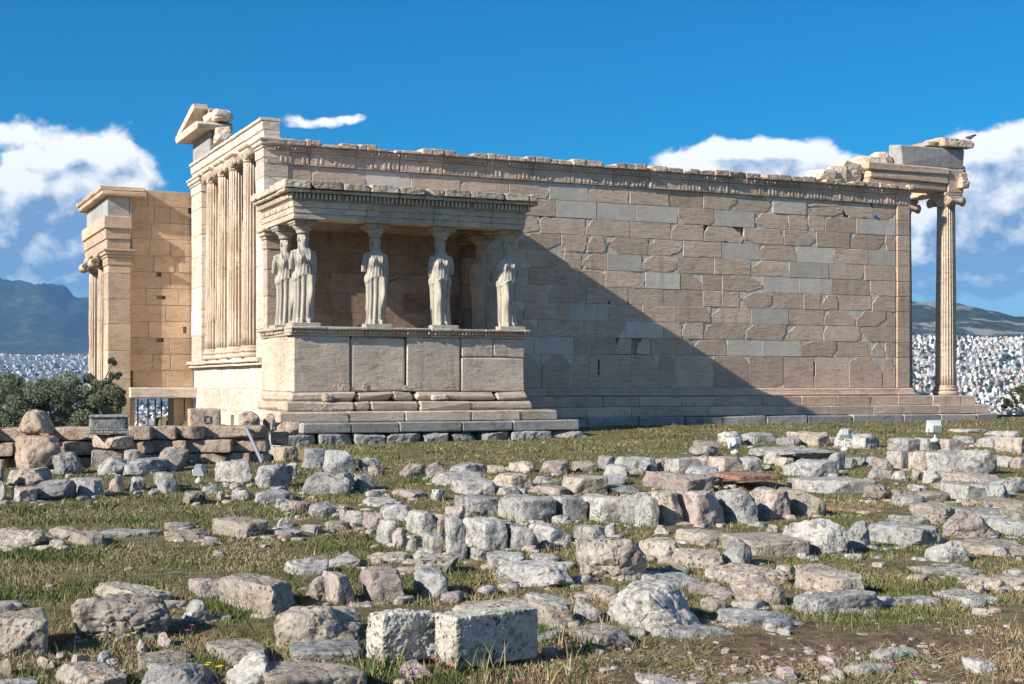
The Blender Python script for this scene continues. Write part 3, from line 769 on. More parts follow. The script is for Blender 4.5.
def flute(a, z): return 1.0 - .075 * abs(math.sin(a * 12)) ** .7 if True else 1
def column_parts(root, cx, cy, z0, z1, r, mat, ang=0.0, engaged=False, h_cap=.42, seed=1):
    """fluted column: base of two rolls, shaft, capital with scrolls"""
    mb = MB()
    pf = []
    for (zc, rad, hh) in ((.07, 1.26, .07), (.20, 1.15, .05)):
        for k in range(9):
            a = -math.pi / 2 + math.pi * k / 8; pf.append((r * rad - hh + hh * math.cos(a) + .0, z0 + zc + hh * math.sin(a)))
    pf.append((r * 1.10, z0 + .27)); pf.append((r * 1.02, z0 + .32))
    mb.lathe(pf, 48, cx, cy, 0, .5); mb.build('column_base', mat, root)
    mb = MB(); pf = []; N = 18; rr = random.Random(seed)
    zt = z1 - h_cap
    for k in range(N + 1):
        t = k / N; pf.append((r * (1.0 - .165 * t ** 1.4), z0 + .32 + (zt - z0 - .32) * t))
    chips = [(rr.uniform(0, 6.28), rr.uniform(z0 + .4, zt), rr.uniform(.08, .3)) for _ in range(14)]
    def rm(a, z):
        q = 1 - .125 * abs(math.sin(a * 12)) ** .8
        for (ca, cz, cr) in chips:
            dd = (((a - ca + math.pi) % (2 * math.pi) - math.pi) * r) ** 2 * 6 + (z - cz) ** 2
            if dd < cr * cr: q = min(q, .90)
        return q
    mb.lathe(pf, 240, cx, cy, 0, .5, True, rm); mb.build('column_shaft', mat, root)
    mb = MB()
    mb.lathe([(r * .84, zt - .02), (r * .90, zt + .02), (r * .86, zt + .05), (r * .98, zt + .10), (r * 1.12, zt + .19), (r * 1.12, zt + .21)], 40, cx, cy, 0, .5)
    T = Matrix.Translation((cx, cy, 0)) @ Matrix.Rotation(ang, 4, 'Z')
    mb.box(-r * 1.25, r * 1.25, -r * .92, r * .92, zt + .20, zt + .31, 0, .02, .5, T)
    for sx in (-1, 1):     # the scrolls: rolls front to back with a coil on both faces
        c0 = Vector((sx * r * 1.22, 0, zt + .13))
        prof = [(-r * .95, .155), (-r * .5, .10), (0, .085), (r * .5, .10), (r * .95, .155)]
        v = []; F = []; S = 20
        for (yy, rad) in prof:
            for k in range(S): a = 2 * math.pi * k / S; v.append((c0.x + rad * math.cos(a), yy, c0.z + rad * math.sin(a)))
        for i in range(len(prof) - 1):
            for k in range(S): k2 = (k + 1) % S; F.append((i * S + k, (i + 1) * S + k, (i + 1) * S + k2, i * S + k2))
        F.append(tuple(range(S))); F.append(tuple((len(prof) - 1) * S + k for k in range(S))[::-1])
        mb.add(v, F, 0, .5, True, T)
        for fy in (-r * .97, r * .97):
            pts = [(c0.x + sx * (.135 - .105 * q / 26) * math.cos(-q * .55), fy, c0.z + (.135 - .105 * q / 26) * math.sin(q * .55 * 1)) for q in range(27)]
            mb.tube([T @ Vector(p) for p in pts], .016, 5, 0, .5)
    mb.box(-r * 1.18, r * 1.18, -r * 1.1, r * 1.1, zt + .31, zt + h_cap - .002, 0, .025, .5, T)
    mb.build('column_capital', mat, root)
for i, y in enumerate((1.40, 2.98, 4.27, 5.70)):
    c = tag(empty('engaged_column', (0, 0, 0)), ['engaged column nearest the corner pillar', 'second engaged column from the corner pillar', 'third engaged column from the corner pillar', 'engaged column farthest from the corner pillar'][i]); c.parent = temple
    column_parts(c, .06, y, 1.045, ZT, .325, M['column'], math.pi / 2, seed=i + 3)
def pillar(name, x0, x1, y0, y1, z0, z1, mat, parent, seed, cap=True, course=.8):
    rr = random.Random(seed); mb = MB(); z = z0
    while z < z1 - .55 if cap else z < z1 - .05:
        e = min(z + course * rr.uniform(.8, 1.2), z1 - (.5 if cap else 0)); mb.box(x0, x1, y0, y1, z + .002, e - .002, 0, .014, jit=.004); z = e
    if cap:
        for (a, b, o) in ((z1 - .5, z1 - .26, .02), (z1 - .258, z1 - .18, .05), (z1 - .178, z1 - .08, .10), (z1 - .078, z1 - .003, .14)):
            mb.box(x0 - o, x1 + o, y0 - o, y1 + o, a, b, 0, .015)
    return mb.build(name, mat, parent)
pillar('corner_pillar', -.06, .60, -.03, .72, 1.042, ZT, M['white'], temple, 8)
pillar('corner_pillar', -.10, .60, 7.0, NWY - .1, 1.042, ZT, M['white'], temple, 9)
mb = MB(); rr = random.Random(12); y = -.03
for e in (1.9, 3.4, 5.2, 6.8, NWY + .1):
    mb.box(-.05, .38, y + .003, e - .003, ZT + .003, ZT + .20, 0, .012, jit=.004); mb.box(-.09, .38, y + .003, e - .003, ZT + .202, ZT + .43, 0, .014, jit=.006); mb.box(-.14, .40, y + .003, e - .003, ZT + .432, ZT + .52, 0, .014, jit=.008); y = e
mb.build('beam', M['white'], temple)
# surviving corner of the west gable
pe = tag(empty('gable_fragment'), 'broken corner of the gable standing on the beam'); pe.parent = temple
z0 = ZT + .525; GS = .68
mb = MB(); mb.box(-.06, .50, 6.05, 8.35, z0, z0 + 0.646, 0, .02); mb.build('frieze_block', M['greystone'], pe)
mb = MB()
def yz_prism(mb, poly, x0, x1, mat=0, jit=.0, tint=None):
    n = len(poly); v = [(x0, a, b) for a, b in poly] + [(x1, a, b) for a, b in poly]
    F = [tuple(range(n))[::-1], tuple(range(n, 2 * n))] + [(i, (i + 1) % n, n + (i + 1) % n, n + i) for i in range(n)]
    mb.add(v, F, mat, tint)
yz_prism(mb, [(8.75, z0 + 0.647), (5.75, z0 + 0.647), (5.7, z0 + 0.762), (5.9, z0 + 0.870), (8.9, z0 + 0.870), (8.9, z0 + 0.748)], -.48, .55)
mb.build('cornice_block', M['white'], pe)
mb = MB(); yz_prism(mb, [(8.9, z0 + 0.874), (8.82, z0 + 0.966), (6.75, z0 + 1.482), (6.4, z0 + 1.462), (6.35, z0 + 1.326), (8.4, z0 + 0.874)], -.44, -.05)
P, F = rock(.5, .8, .30, 5, 9, 6, 4, .10); P += np.array([.1, 6.3, z0 + 0.898]); mb.add(P, F)
P, F = rock(.6, .9, .36, 6, 9, 6, 4, .12); P += np.array([.25, 5.95, z0 + 0.874]); mb.add(P, F)
P, F = rock(.5, .5, .5, 16, 9, 6, 4, .12); P += np.array([.25, 5.75, z0 + 0.204]); mb.add(P, F)
mb.build('raking_cornice', M['white'], pe)
mb = MB(); yz_prism(mb, [(8.35, z0 + 0.875), (6.4, z0 + 1.360), (6.2, z0 + 1.292), (6.2, z0 + 0.875)], -.04, .3); mb.build('gable_wall', M['tan'], pe)
# short beam end lying on the south west corner
# --- inside: low remains of the north and cross walls
mb = MB(); masonry(mb, lambda u, w_, dp: (u, 11.0 - .6 + dp, w_), .7, LW, [(i * .55 - .3, i * .55 + .25) for i in range(9)], 1.3, 41, 0, 0, 0, .2, .05)
mb.box(.7, LW, 10.55, 11.0, -.3, 4.6, 0, tint=.4); mb.build('north_wall', [M['old']], temple)
# --- east porch: columns, beam, frieze, slab
for i in range(6):
    c = empty('porch_column'); c.parent = temple
    if i == 0: tag(c, 'corner column standing clear of the wall against the sky')
    column_parts(c, 22.49, .35 + 2.11 * i, .0, ZT - .12, .335, M['porch'], math.pi / 2, seed=40 + i)
mb = MB(); T0 = ZT - .115
mb.box(19.08, 22.20, -.02, .30, T0, T0 + .26, 0, .03, jit=.012); mb.box(19.12, 22.20, -.06, .30, T0 + .262, T0 + .52, 0, .03, jit=.012); mb.box(19.02, 22.25, -.10, .30, T0 + .522, T0 + .74, 0, .04, jit=.02)
mb.box(19.4, 22.2, .31, .72, T0, T0 + .72, 0, .04, jit=.02)
mb.box(22.22, 22.86, -.05, 11.2, T0, T0 + .74, 0, .03, jit=.015)
for i in range(5):
    P, F = rock(.34, .4, .28, 60 + i, 7, 9, 5, .10); P += np.array([22.75 + .05 * i, -.1 + .1 * i, T0 + .1 + .14 * i]); mb.add(P, F)
mb.box(20.25, 22.2, -.02, .62, ZT - .15, T0 - .01, 0, .03, jit=.02) if False else None
mb.build('porch_beam', M['old'], temple)
mb = MB(); mb.box(20.35, 22.95, .0, .62, T0 + .742, T0 + 1.42, 0, .05, jit=.035); mb.build('frieze_block', M['greystone'], temple)
mb = MB()
P, F = rock(1.35, 1.2, .32, 70, 16, 20, 3, .06, .05); P += np.array([22.60, .45, T0 + 1.42]); mb.add(P, F)
P, F = rock(.75, .9, .20, 71, 9, 8, 3, .1, .1); P += np.array([21.85, .5, T0 + 1.42]); mb.add(P, F)
mb.build('cornice_slab', M['old'], temple)
mb = MB()
for (cx, w_, h_, zz, yy, sd_) in ((17.55, .75, .40, ZT, .35, 80), (18.1, .7, .55, ZT, .5, 81), (18.6, .9, .7, ZT, .55, 82), (19.15, 1.1, .72, ZT, .85, 83), (19.55, .9, .34, T0 + .74, .55, 84), (20.02, .6, .50, T0 + .74, .65, 85), (17.9, 1.3, .3, ZT - .05, .5, 86)):
    P, F = rock(w_, .8, h_, sd_, 12, 13, 7, .08, .22); P += np.array([cx, yy, zz - .03]); mb.add(P, F, 0, .9)
mb.build('broken_blocks', M['porch'], temple)
# east cross wall stub beside the corner pier
mb = MB(); mb.box(20.0, 20.66, .5, 10.9, -.2, 3.9, 0, .02); mb.build('east_wall', M['old'], temple)
# --- north porch projecting on the left
npor = thing('north_porch', 'ochre side of the tall porch left of the temple, grey frieze and barred opening below', 'temple porch')
YP = 8.46
mb = MB(); nr = [(.26 + i * .502, .26 + (i + 1) * .502) for i in range(11)]
masonry(mb, lambda u, w_, dp: (u, YP + dp, w_), -1.93, -.02, nr + [(5.78, 6.26)], 1.15, 52, 0, 0, 0, .10, .03, .006, holes=[(-1.15, -.99, 3.64, 3.78, 1), (-1.14, -.86, 2.95, 3.06, 1), (-1.16, -.92, 1.63, 1.74, 1), (-.34, -.22, 1.92, 2.12, 1), (-.18, -.02, 5.6, 5.78, 1)])
mb.box(-1.92, -.02, YP + .16, YP + .8, .26, 6.22, 0, tint=.5)
nw = mb.build('porch_wall', [M['tan']], npor)
pillar('porch_pillar', -2.62, -1.95, 8.26, 9.1, -3.5, 4.42, M['tanpillar'], npor, 61)
mb = MB(); rr = random.Random(14)
mb.box(-2.66, -1.96, 8.22, 12.7, 4.425, 4.70, 0, .015); mb.box(-2.70, -1.96, 8.18, 12.7, 4.702, 5.02, 0, .015); mb.box(-2.76, -1.94, 8.12, 12.75, 5.022, 5.40, 0, .02)
mb.build('beam', M['tanpillar'], npor)
mb = MB()
for a, b in ((8.30, 9.3), (9.3, 10.6), (10.6, 11.6), (11.6, 12.6)): mb.box(-2.62, -1.97, a + .004, b - .004, 5.402, 6.0, 0, .01, jit=.004)
mb.box(-1.96, -1.90, 8.30, 8.6, 5.402, 6.0)
mb.build('frieze', M['greystone'], npor)
mb = MB(); rr = random.Random(15); y = 8.06
while y < 12.9:
    e = min(y + rr.uniform(.6, 1.2), 12.95); mb.box(-2.84, -1.5 if y < 8.1 else -1.96, y + .003, e - .003, 6.003, 6.14, 0, .02, jit=.01); mb.box(-2.90, -1.55 if y < 8.1 else -1.96, y + .003, e - .003, 6.142, 6.30, 0, .03, jit=.02); y = e
mb.build('cornice', M['tanpillar'], npor)
for y in (10.2, 12.15):
    c = empty('porch_column'); c.parent = npor; column_parts(c, -2.30, y, -3.4, 4.42, .36, M['column'], 0, seed=int(y))
mb = MB(); mb.box(-2.0, .0, 8.12, 8.75, -.07, .255, 0, .03, jit=.01); mb.build('lintel', M['white'], npor)
mb = MB(); mb.box(-.62, .0, 8.5, 9.4, -3.5, -.08, 0, .02); mb.box(-1.95, -1.82, 8.3, 8.9, -3.5, -.08, 0, .02); mb.build('door_jamb', M['tan'], npor)
mb = MB()
for x in (-1.72, -1.42, -1.02, -.32, -1.2): mb.tube([(x, 8.35, -3.5), (x, 8.35, -.08)], .022, 8)
mb.box(-1.9, -.2, 8.33, 8.37, -2.5, -2.44); mb.build('window_grille', M['iron'], npor)
# ------------------------------------------------------------------ the porch of the statues
PX0, PX1, PY = -.10, 5.92, -2.92
porch = thing('statue_porch', 'small porch with statues for columns on a high podium, projecting from the south wall', 'statue porch')
mb = MB()
def slab_front(x0, x1, z0, z1, dpt=.45, c=.03, yy=0, tint=None): mb.box(x0 + .004, x1 - .004, PY + yy, PY + dpt, z0, z1, 0, c, tint, jit=.01)
slab_front(PX0, 1.30, .17, 1.50, c=.02); slab_front(1.32, 2.72, .17, 1.49, c=.05, yy=.01); slab_front(2.74, 4.17, .17, 1.50, yy=-.008)
slab_front(4.18, 5.05, 1.02, 1.5, yy=.004); slab_front(5.05, PX1, 1.02, 1.5, yy=.0); slab_front(4.18, PX1, .17, 1.015, yy=-.006)
for (a, b) in ((PY + .46, -1.25), (-1.245, -.02)): mb.box(PX0 + .0, PX0 + .4, a, b, .17, 1.5, 0, .02, jit=.008)
for (a, b) in ((PY + .46, -1.4), (-1.395, -.02)): mb.box(PX1 - .4, PX1, a, b, .17, 1.5, 0, .02)
mb.box(PX0 + .41, PX1 - .41, PY + .46, -.01, .0, 1.42)
# broken lower faces of the slabs
rr = random.Random(18)
for i in range(9):
    x = rr.uniform(PX0 + .1, PX1 - .3); s_ = rr.uniform(.14, .40)
    P, F = rock(s_, .035, s_ * rr.uniform(.3, .8), rr.random(), 8, 4, 6, .2); P += np.array([x, PY + .005, .14 + rr.uniform(0, .16)]); mb.add(P, F)
podium = mb.build('podium', M['porch'], porch)
mb = MB(); rr = random.Random(19)
def rim(fn, L, vary=True):
    """egg and dart rim: pieces along a run of length L, fn(u0,u1,out0,out1,z0,z1)"""
    u = 0
    while u < L:
        e = min(u + rr.uniform(.5, 1.1), L); t = rr.random(); o = rr.uniform(-.02, .02)
        fn(u + .003, e - .003, 0, .03 + o, 1.502, 1.56, t)
        k = int((e - u) / .085)
        for j in range(k):
            if rr.random() < .15: continue
            c = u + (j + .5) * (e - u) / k; fn(c - .027, c + .027, .0, .09 + rr.uniform(-.02, .01), 1.562, 1.65, t)
        fn(u + .003, e - .003, 0, .045, 1.561, 1.65, t)
        fn(u + .003, e - .003, 0, .13 + o * 1.5, 1.652, 1.725 + rr.uniform(-.02, .005), t); u = e
rim(lambda a, b, o0, o1, z0, z1, t: mb.box(PX0 - .1 + a, PX0 - .1 + b, PY - o1, PY + .5, z0, z1, 0, .014, t, jit=.004), PX1 - PX0 + .2)
rim(lambda a, b, o0, o1, z0, z1, t: mb.box(PX0 - o1, PX0 + .4, PY + .51 + a, PY + .51 + b, z0, z1, 0, .014, t, jit=.004), -PY - .55)
rim(lambda a, b, o0, o1, z0, z1, t: mb.box(PX1 - .4, PX1 + o1, PY + .51 + a, PY + .51 + b, z0, z1, 0, .014, t, jit=.004), -PY - .55)
mb.box(PX0 + .41, PX1 - .41, PY + .51, -.01, 1.43, 1.70)
mb.build('podium_rim', M['porch'], porch)
mb = MB(); rr = random.Random(20)
def run(z0, z1, ox, oy, segs, c=.03, jit=.012, mm=None):
    m_ = mm or mb; y0 = PY - oy
    for a, b in zip(segs[:-1], segs[1:]): m_.box(a + .004, b - .004, y0 + rr.uniform(-.012, .02), PY + .6, z0, z1 + rr.uniform(-.01, 0), 0, c * rr.uniform(.7, 1.4), jit=jit)
    m_.box(PX0 - ox, PX0 + .5, PY + .61, -.03, z0, z1, 0, c, jit=jit); m_.box(PX1 - .5, PX1 + ox, PY + .61, -.03, z0, z1, 0, c, jit=jit)
run(-.055, .165, .03, .10, (PX0 - .12, 1.42, 2.35, 2.9, 5.1, PX1 + .08), .05, .02)
run(-.29, -.06, .12, .20, (PX0 - .25, 1.35, 1.75, 3.0, 4.35, PX1 + .16), .05, .02)
for i in range(6):
    s_ = rr.uniform(.25, .6); P, F = rock(s_, .3, rr.uniform(.1, .24), rr.random(), 8, 5, 5, .13); P += np.array([rr.uniform(PX0, PX1 - .3), PY - .06, rr.choice((-.29, -.06))]); mb.add(P, F)
mb.build('podium_foot', M['porch'], porch)
for nm, mat, z0, z1, ox, oy, xa, xb, bl in (('step', 'porch', -.545, -.295, .45, .62, -.62, 6.55, 1.4), ('step', 'found', -.79, -.55, .7, .92, -.15, 7.0, 1.5), ('foundation_course', 'found', -1.35, -.795, .9, 1.0, -.75, 7.25, .9)):
    mb = MB(); rr = random.Random(int(z0 * 100)); x = xa
    while x < xb - .1:
        e = min(x + bl * rr.uniform(.7, 1.25), xb)
        if xb - e < .4: e = xb
        if nm == 'step': mb.box(x + .004, e - .004, PY - oy + rr.uniform(-.02, .02), PY + .3, z0, z1, 0, .025, jit=.008)
        elif rr.random() > .06:
            P, F = rock(e - x + .01, 1.2, z1 - z0, rr.random(), 16, 26, 4, .07, .04); P += np.array([(x + e) / 2, PY - oy + .55, z0]); mb.add(P, F, 0)
        x = e
    mb.box(xa + .02, xa + 1.2, PY + .31, -.5, z0, z1, 0, .04, jit=.02); mb.box(xb - 1.0, xb, PY + .31, -1.25, z0, z1, 0, .03, jit=.01)
    mb.build(nm, M[mat], porch)
# entablature: three-stepped beam with small discs, dentils, cornice, roof slabs
ZA = 4.26
mb = MB(); rr = random.Random(23)
for (zz0, zz1, o) in ((ZA, ZA + .13, .0), (ZA + .132, ZA + .27, .02), (ZA + .272, ZA + .42, .04)):
    segs = (PX0 - o, 1.7, 3.45, 4.1, 5.0, PX1 + o)
    for a, b in zip(segs[:-1], segs[1:]): mb.box(a + .003, b - .003, PY - .0 - o, PY + .52, zz0, zz1, 0, .010, a * .13 % 1, jit=.004)
    mb.box(PX0 - o, PX0 + .5, PY + .523, .0, zz0, zz1, 0, .010, .4); mb.box(PX1 - .5, PX1 + o, PY + .523, .0, zz0, zz1, 0, .010, .6)
for i in range(10):
    x = PX0 + .22 + i * .60
    if i in (6, 8): continue
    v = [(x + .055 * math.cos(2 * math.pi * k / 14), PY - .065, ZA + .345 + .055 * math.sin(2 * math.pi * k / 14)) for k in range(14)] + [(x + .07 * math.cos(2 * math.pi * k / 14), PY - .03, ZA + .345 + .07 * math.sin(2 * math.pi * k / 14)) for k in range(14)]
    mb.add(v, [tuple(range(14))] + [(k, 14 + k, 14 + (k + 1) % 14, (k + 1) % 14) for k in range(14)], 0, .5)
for i in range(5):
    y = PY + .3 + i * .55; v = [(PX0 - .065, y + .055 * math.cos(2 * math.pi * k / 14), ZA + .345 + .055 * math.sin(2 * math.pi * k / 14)) for k in range(14)] + [(PX0 - .03, y + .07 * math.cos(2 * math.pi * k / 14), ZA + .345 + .07 * math.sin(2 * math.pi * k / 14)) for k in range(14)]
    mb.add(v, [tuple(range(14))] + [(k, 14 + k, 14 + (k + 1) % 14, (k + 1) % 14) for k in range(14)], 0, .5)
mb.build('beam', M['porch'], porch)
mb = MB()
mb.box(PX0 - .02, PX1 + .02, PY - .02, .0, ZA + .422, ZA + .60, 0)
x = PX0 - .10
while x < PX1 + .08:
    if rr.random() > .05: mb.box(x, x + .062, PY - .15, PY - .015, ZA + .46, ZA + .585, 0, .008, .5)
    x += .104
y = PY - .02
while y < -.12:
    for xx in (PX0 - .15, PX1 + .015): mb.box(xx, xx + .135, y, y + .062, ZA + .46, ZA + .585, 0, .008, .5)
    y += .104
mb.build('dentil_row', M['porch'], porch)
mb = MB(); rr = random.Random(25); x = PX0 - .30
while x < PX1 + .28:
    e = min(x + rr.uniform(.45, 1.0), PX1 + .28); t = rr.random(); top = rr.uniform(.17, .21); o = rr.uniform(.26, .31)
    mb.box(x + .004, e - .004, PY - .22, PY + .4, ZA + .602, ZA + .68, 0, .02, t, jit=.01)
    P, F = rock(e - x + .01, o + .7, top, rr.random(), 16, 26, 2, .05, .03); P += np.array([(x + e) / 2, PY - o + (o + .7) / 2, ZA + .682]); mb.add(P, F, 0, t); x = e
y = PY + .42
while y < -.05:
    e = min(y + rr.uniform(.5, 1.0), -.02); mb.box(PX0 - .24, PX0 + .5, y + .004, e - .004, ZA + .602, ZA + .68, 0, .02, jit=.01)
    P, F = rock(.95, e - y + .01, rr.uniform(.17, .21), rr.random(), 14, 26, 2, .05, .03); P += np.array([PX0 - .31 + .475, (y + e) / 2, ZA + .682]); mb.add(P, F)
    P, F = rock(.95, e - y, .17, rr.random(), 10, 12, 2, .05, .05); P += np.array([PX1 + .31 - .475, (y + e) / 2, ZA + .682]); mb.add(P, F); y = e
mb.build('cornice', M['porch'], porch)
mb = MB()
for a, b in ((.3, 1.75), (1.76, 3.1), (3.11, 4.4), (4.41, 5.5)): mb.box(a, b, PY + .35, -.02, ZA + .604, ZA + .84, 0, .02)
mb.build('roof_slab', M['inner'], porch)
# pilasters against the wall inside the porch
for (x0, x1) in ((PX0 + .02, PX0 + .50), (PX1 - .55, PX1 - .05)):
    pillar('pilaster', x0, x1, -.42, -.06, 1.705, ZA - .004, M['inner'] if x0 > 1 else M['porch'], porch, int(x0 * 10 + 70))  # right pilaster takes the marble with the porch shade in its colour
# lining added over the wall behind the statues, porch shade put into its brown
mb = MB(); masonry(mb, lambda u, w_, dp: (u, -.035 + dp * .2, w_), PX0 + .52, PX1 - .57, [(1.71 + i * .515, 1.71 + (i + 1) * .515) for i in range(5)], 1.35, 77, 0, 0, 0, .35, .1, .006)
mb.build('shade_lining', M['inner'], porch)

# --- statues: draped women; one body surface each, head with hair, arms broken at the elbow
def statue_mesh(name, mirror, mat, seed):
    rr = random.Random(seed); s = -1 if mirror else 1
    key = [(0, .255, .20), (.04, .265, .215), (.12, .255, .205), (.5, .245, .195), (.85, .255, .20), (.98, .275, .205), (1.06, .28, .205), (1.2, .232, .172), (1.28, .225, .165), (1.38, .245, .175), (1.45, .255, .182), (1.53, .265, .165), (1.60, .235, .14), (1.645, .16, .115), (1.68, .095, .092), (1.74, .080, .086), (1.80, .080, .09)]
    kz = [k[0] for k in key]; ka = [k[1] for k in key]; kb = [k[2] for k in key]
    nz, na = 150, 144; v = []; F = []
    for i in range(nz + 1):
        z = 1.80 * i / nz; a, b = float(np.interp(z, kz, ka)), float(np.interp(z, kz, kb))
        sway = .030 * math.sin(z / 1.8 * math.pi) * s
        for k in range(na):
            th = 2 * math.pi * k / na; cx, cy = math.cos(th), math.sin(th)      # front is -y (th = -90 deg)
            fr = max(0, -cy)
            x, y = a * cx, b * cy; q = 1.0
            hem = 1.10 - .15 * (abs(cx) ** 1.6)
            leg = math.exp(-((cx * s - .52) / .34) ** 2) * fr        # the bent leg
            if z < hem:
                up = sm(hem - z, 0, .05)
                deep = .20 * (1 - .85 * leg)
                ph = th * 12 + .5 * math.sin(z * 2 + seed)
                q -= deep * (.5 + .5 * math.cos(ph)) ** 1.7 * up * (1.0 - .25 * sm(z, .7, 1.0))
                kb_ = leg * (.15 * math.exp(-((z - .66) / .22) ** 2) + .075 * math.exp(-((z - .95) / .25) ** 2) + .03)
                y -= kb_; q -= .02 * up
                if z < .10: y -= .05 * fr * math.exp(-((abs(cx) - .42) / .18) ** 2)   # feet
            else:
                o = .035 * (1 - sm(z - hem, .05, .25)) + .012
                q += o * 1.1
                q -= .05 * (.5 + .5 * math.cos(th * 19 + 1.5 * math.sin(z * 7 + seed))) * (1 - sm(z, 1.5, 1.62)) 
                vf = abs(cx) * 1.2 + (1.62 - z) * 1.0
                if z > 1.2 and cy < .1: q -= .045 * (.5 + .5 * math.cos(vf * 34)) * (1 - sm(z, 1.55, 1.66)) * fr
                y -= .065 * fr * math.exp(-((abs(cx) - .46) / .24) ** 2 - ((z - 1.435) / .085) ** 2)
                if 1.16 < z < 1.30: q += .02 * math.sin((z - 1.16) / .14 * math.pi)
            v.append((x * q + sway, y * q, z))
    for i in range(nz):
        for k in range(na): k2 = (k + 1) % na; F.append((i * na + k, i * na + k2, (i + 1) * na + k2, (i + 1) * na + k))
    F.append(tuple(range(na))[::-1]); F.append(tuple(nz * na + k for k in range(na)))
    mb = MB(); mb.add(v, F)
    def ball(c, r, seg=20, rings=14, fn=None):
        vv = []; FF = []
        for i in range(rings + 1):
            ph = math.pi * i / rings
            for k in range(seg):
                th = 2 * math.pi * k / seg; p = [r[0] * math.sin(ph) * math.cos(th), r[1] * math.sin(ph) * math.sin(th), r[2] * math.cos(ph)]
                if fn: p = fn(p)
                vv.append((c[0] + p[0], c[1] + p[1], c[2] + p[2]))
        for i in range(rings):
            for k in range(seg): k2 = (k + 1) % seg; FF.append((i * seg + k, (i + 1) * seg + k, (i + 1) * seg + k2, i * seg + k2))
        mb.add(vv, FF)
    for sd_ in (-1, 1):      # shoulders and upper arms ending in a break
        L = .42 if (sd_ * s > 0) else .36
        mb.tube([(sd_ * .17, 0, 1.59), (sd_ * .235, 0, 1.56), (sd_ * .262, .01, 1.45), (sd_ * .272, .015, 1.32), (sd_ * .278, .012, 1.55 - L)], [.055, .072, .066, .060, .054], 16)
    hx = 0.012 * s
    def face(p):
        x, y, z = p
        if y < 0:
            f = -y / .115
            y -= .028 * math.exp(-(x / .017) ** 2 - ((z + .012) / .03) ** 2)               # nose
            y += .014 * math.exp(-((abs(x) - .036) / .020) ** 2 - ((z - .018) / .014) ** 2)  # eye hollows
            y -= .010 * math.exp(-(x / .028) ** 2 - ((z + .066) / .010) ** 2)               # lips
            y += .006 * math.exp(-(x / .03) ** 2 - ((z + .080) / .007) ** 2)
            y -= .014 * math.exp(-(x / .03) ** 2 - ((z + .105) / .02) ** 2)                 # chin
        if z < -.03: x *= 1 - .32 * min(1, (-.03 - z) / .10)
        return (x, y, z)
    ball((hx, -.015, 1.89), (.094, .118, .142), 48, 36, face)
    ball((hx, .035, 1.935), (.132, .135, .112), 24, 16, lambda p: (p[0] * (1 + .05 * math.cos(p[0] * 160)), p[1], p[2] + .012 * math.cos(p[0] * 190)))
    for sd_ in (-1, 1):
        mb.tube([(hx + sd_ * .10, .0, 1.93), (hx + sd_ * .112, .03, 1.86), (hx + sd_ * .10, .03, 1.76), (sd_ * .11, -.03, 1.68), (sd_ * .13, -.115, 1.60), (sd_ * .125, -.155, 1.52)], [.03, .034, .030, .022, .020, .014], 10)
    mb.tube([(hx, .10, 1.95), (hx, .125, 1.8), (hx, .13, 1.65), (0, .165, 1.45), (0, .16, 1.3)], [.06, .085, .085, .08, .05], 14)
    mb.box(-.34, .34, -.30, .28, -.075, .012)
    me = mb.mesh(name + '_raw', [mat]); o = bpy.data.objects.new('tmp', me); COL.objects.link(o)
    r = o.modifiers.new('r', 'REMESH'); r.mode = 'VOXEL'; r.voxel_size = .0085; r.use_smooth_shade = True
    sm_ = o.modifiers.new('s', 'SMOOTH'); sm_.factor = .35; sm_.iterations = 1
    dg = bpy.context.evaluated_depsgraph_get(); out = bpy.data.meshes.new_from_object(o.evaluated_get(dg)); out.name = name
    bpy.data.objects.remove(o); bpy.data.meshes.remove(me)
    out.polygons.foreach_set('use_smooth', [True] * len(out.polygons)); out.materials.clear(); out.materials.append(mat); out.update()
    return out
sm_l = statue_mesh('draped_body', False, M['statue'], 1); sm_r = statue_mesh('draped_body', True, M['statue'], 2)
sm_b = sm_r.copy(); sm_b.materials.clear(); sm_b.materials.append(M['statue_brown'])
def capital_mesh(mat):
    mb = MB()
    mb.lathe([(.115, 1.985), (.15, 2.0), (.158, 2.025), (.145, 2.04), (.18, 2.08), (.225, 2.125), (.24, 2.15), (.23, 2.165)], 48, 0, .005, 0, .5, True, lambda a, z: 1 + (.035 * math.cos(a * 16) if 2.05 < z < 2.15 else 0))
    mb.box(-.265, .265, -.255, .265, 2.166, 2.205, 0, .012, .5); mb.box(-.29, .29, -.28, .29, 2.207, 2.275, 0, .014, .5)
    return mb.mesh('carved_capital', [mat])
cap_w, cap_b = capital_mesh(M['statue']), capital_mesh(M['statue_brown'])
def rear(x, y): return x, y
STAT = [(303, -2.46, sm_l, cap_w, 'pale draped woman statue at the front left corner of the porch'),
        (375, -2.48, sm_l, cap_w, 'pale draped woman statue second from the left along the porch front'),
        (441, -2.48, sm_r, cap_w, 'pale draped woman statue third along the porch front, right of the widest gap'),
        (508, -2.46, sm_r, cap_w, 'pale draped woman statue on the porch corner beside the long south wall'),
        (285.5, -1.02, sm_l, cap_w, 'sunlit draped woman statue behind the left corner one, against the side pilaster'),
        (482, -1.05, sm_b, cap_b, 'brown stained draped woman statue standing back in shade near the right corner one')]
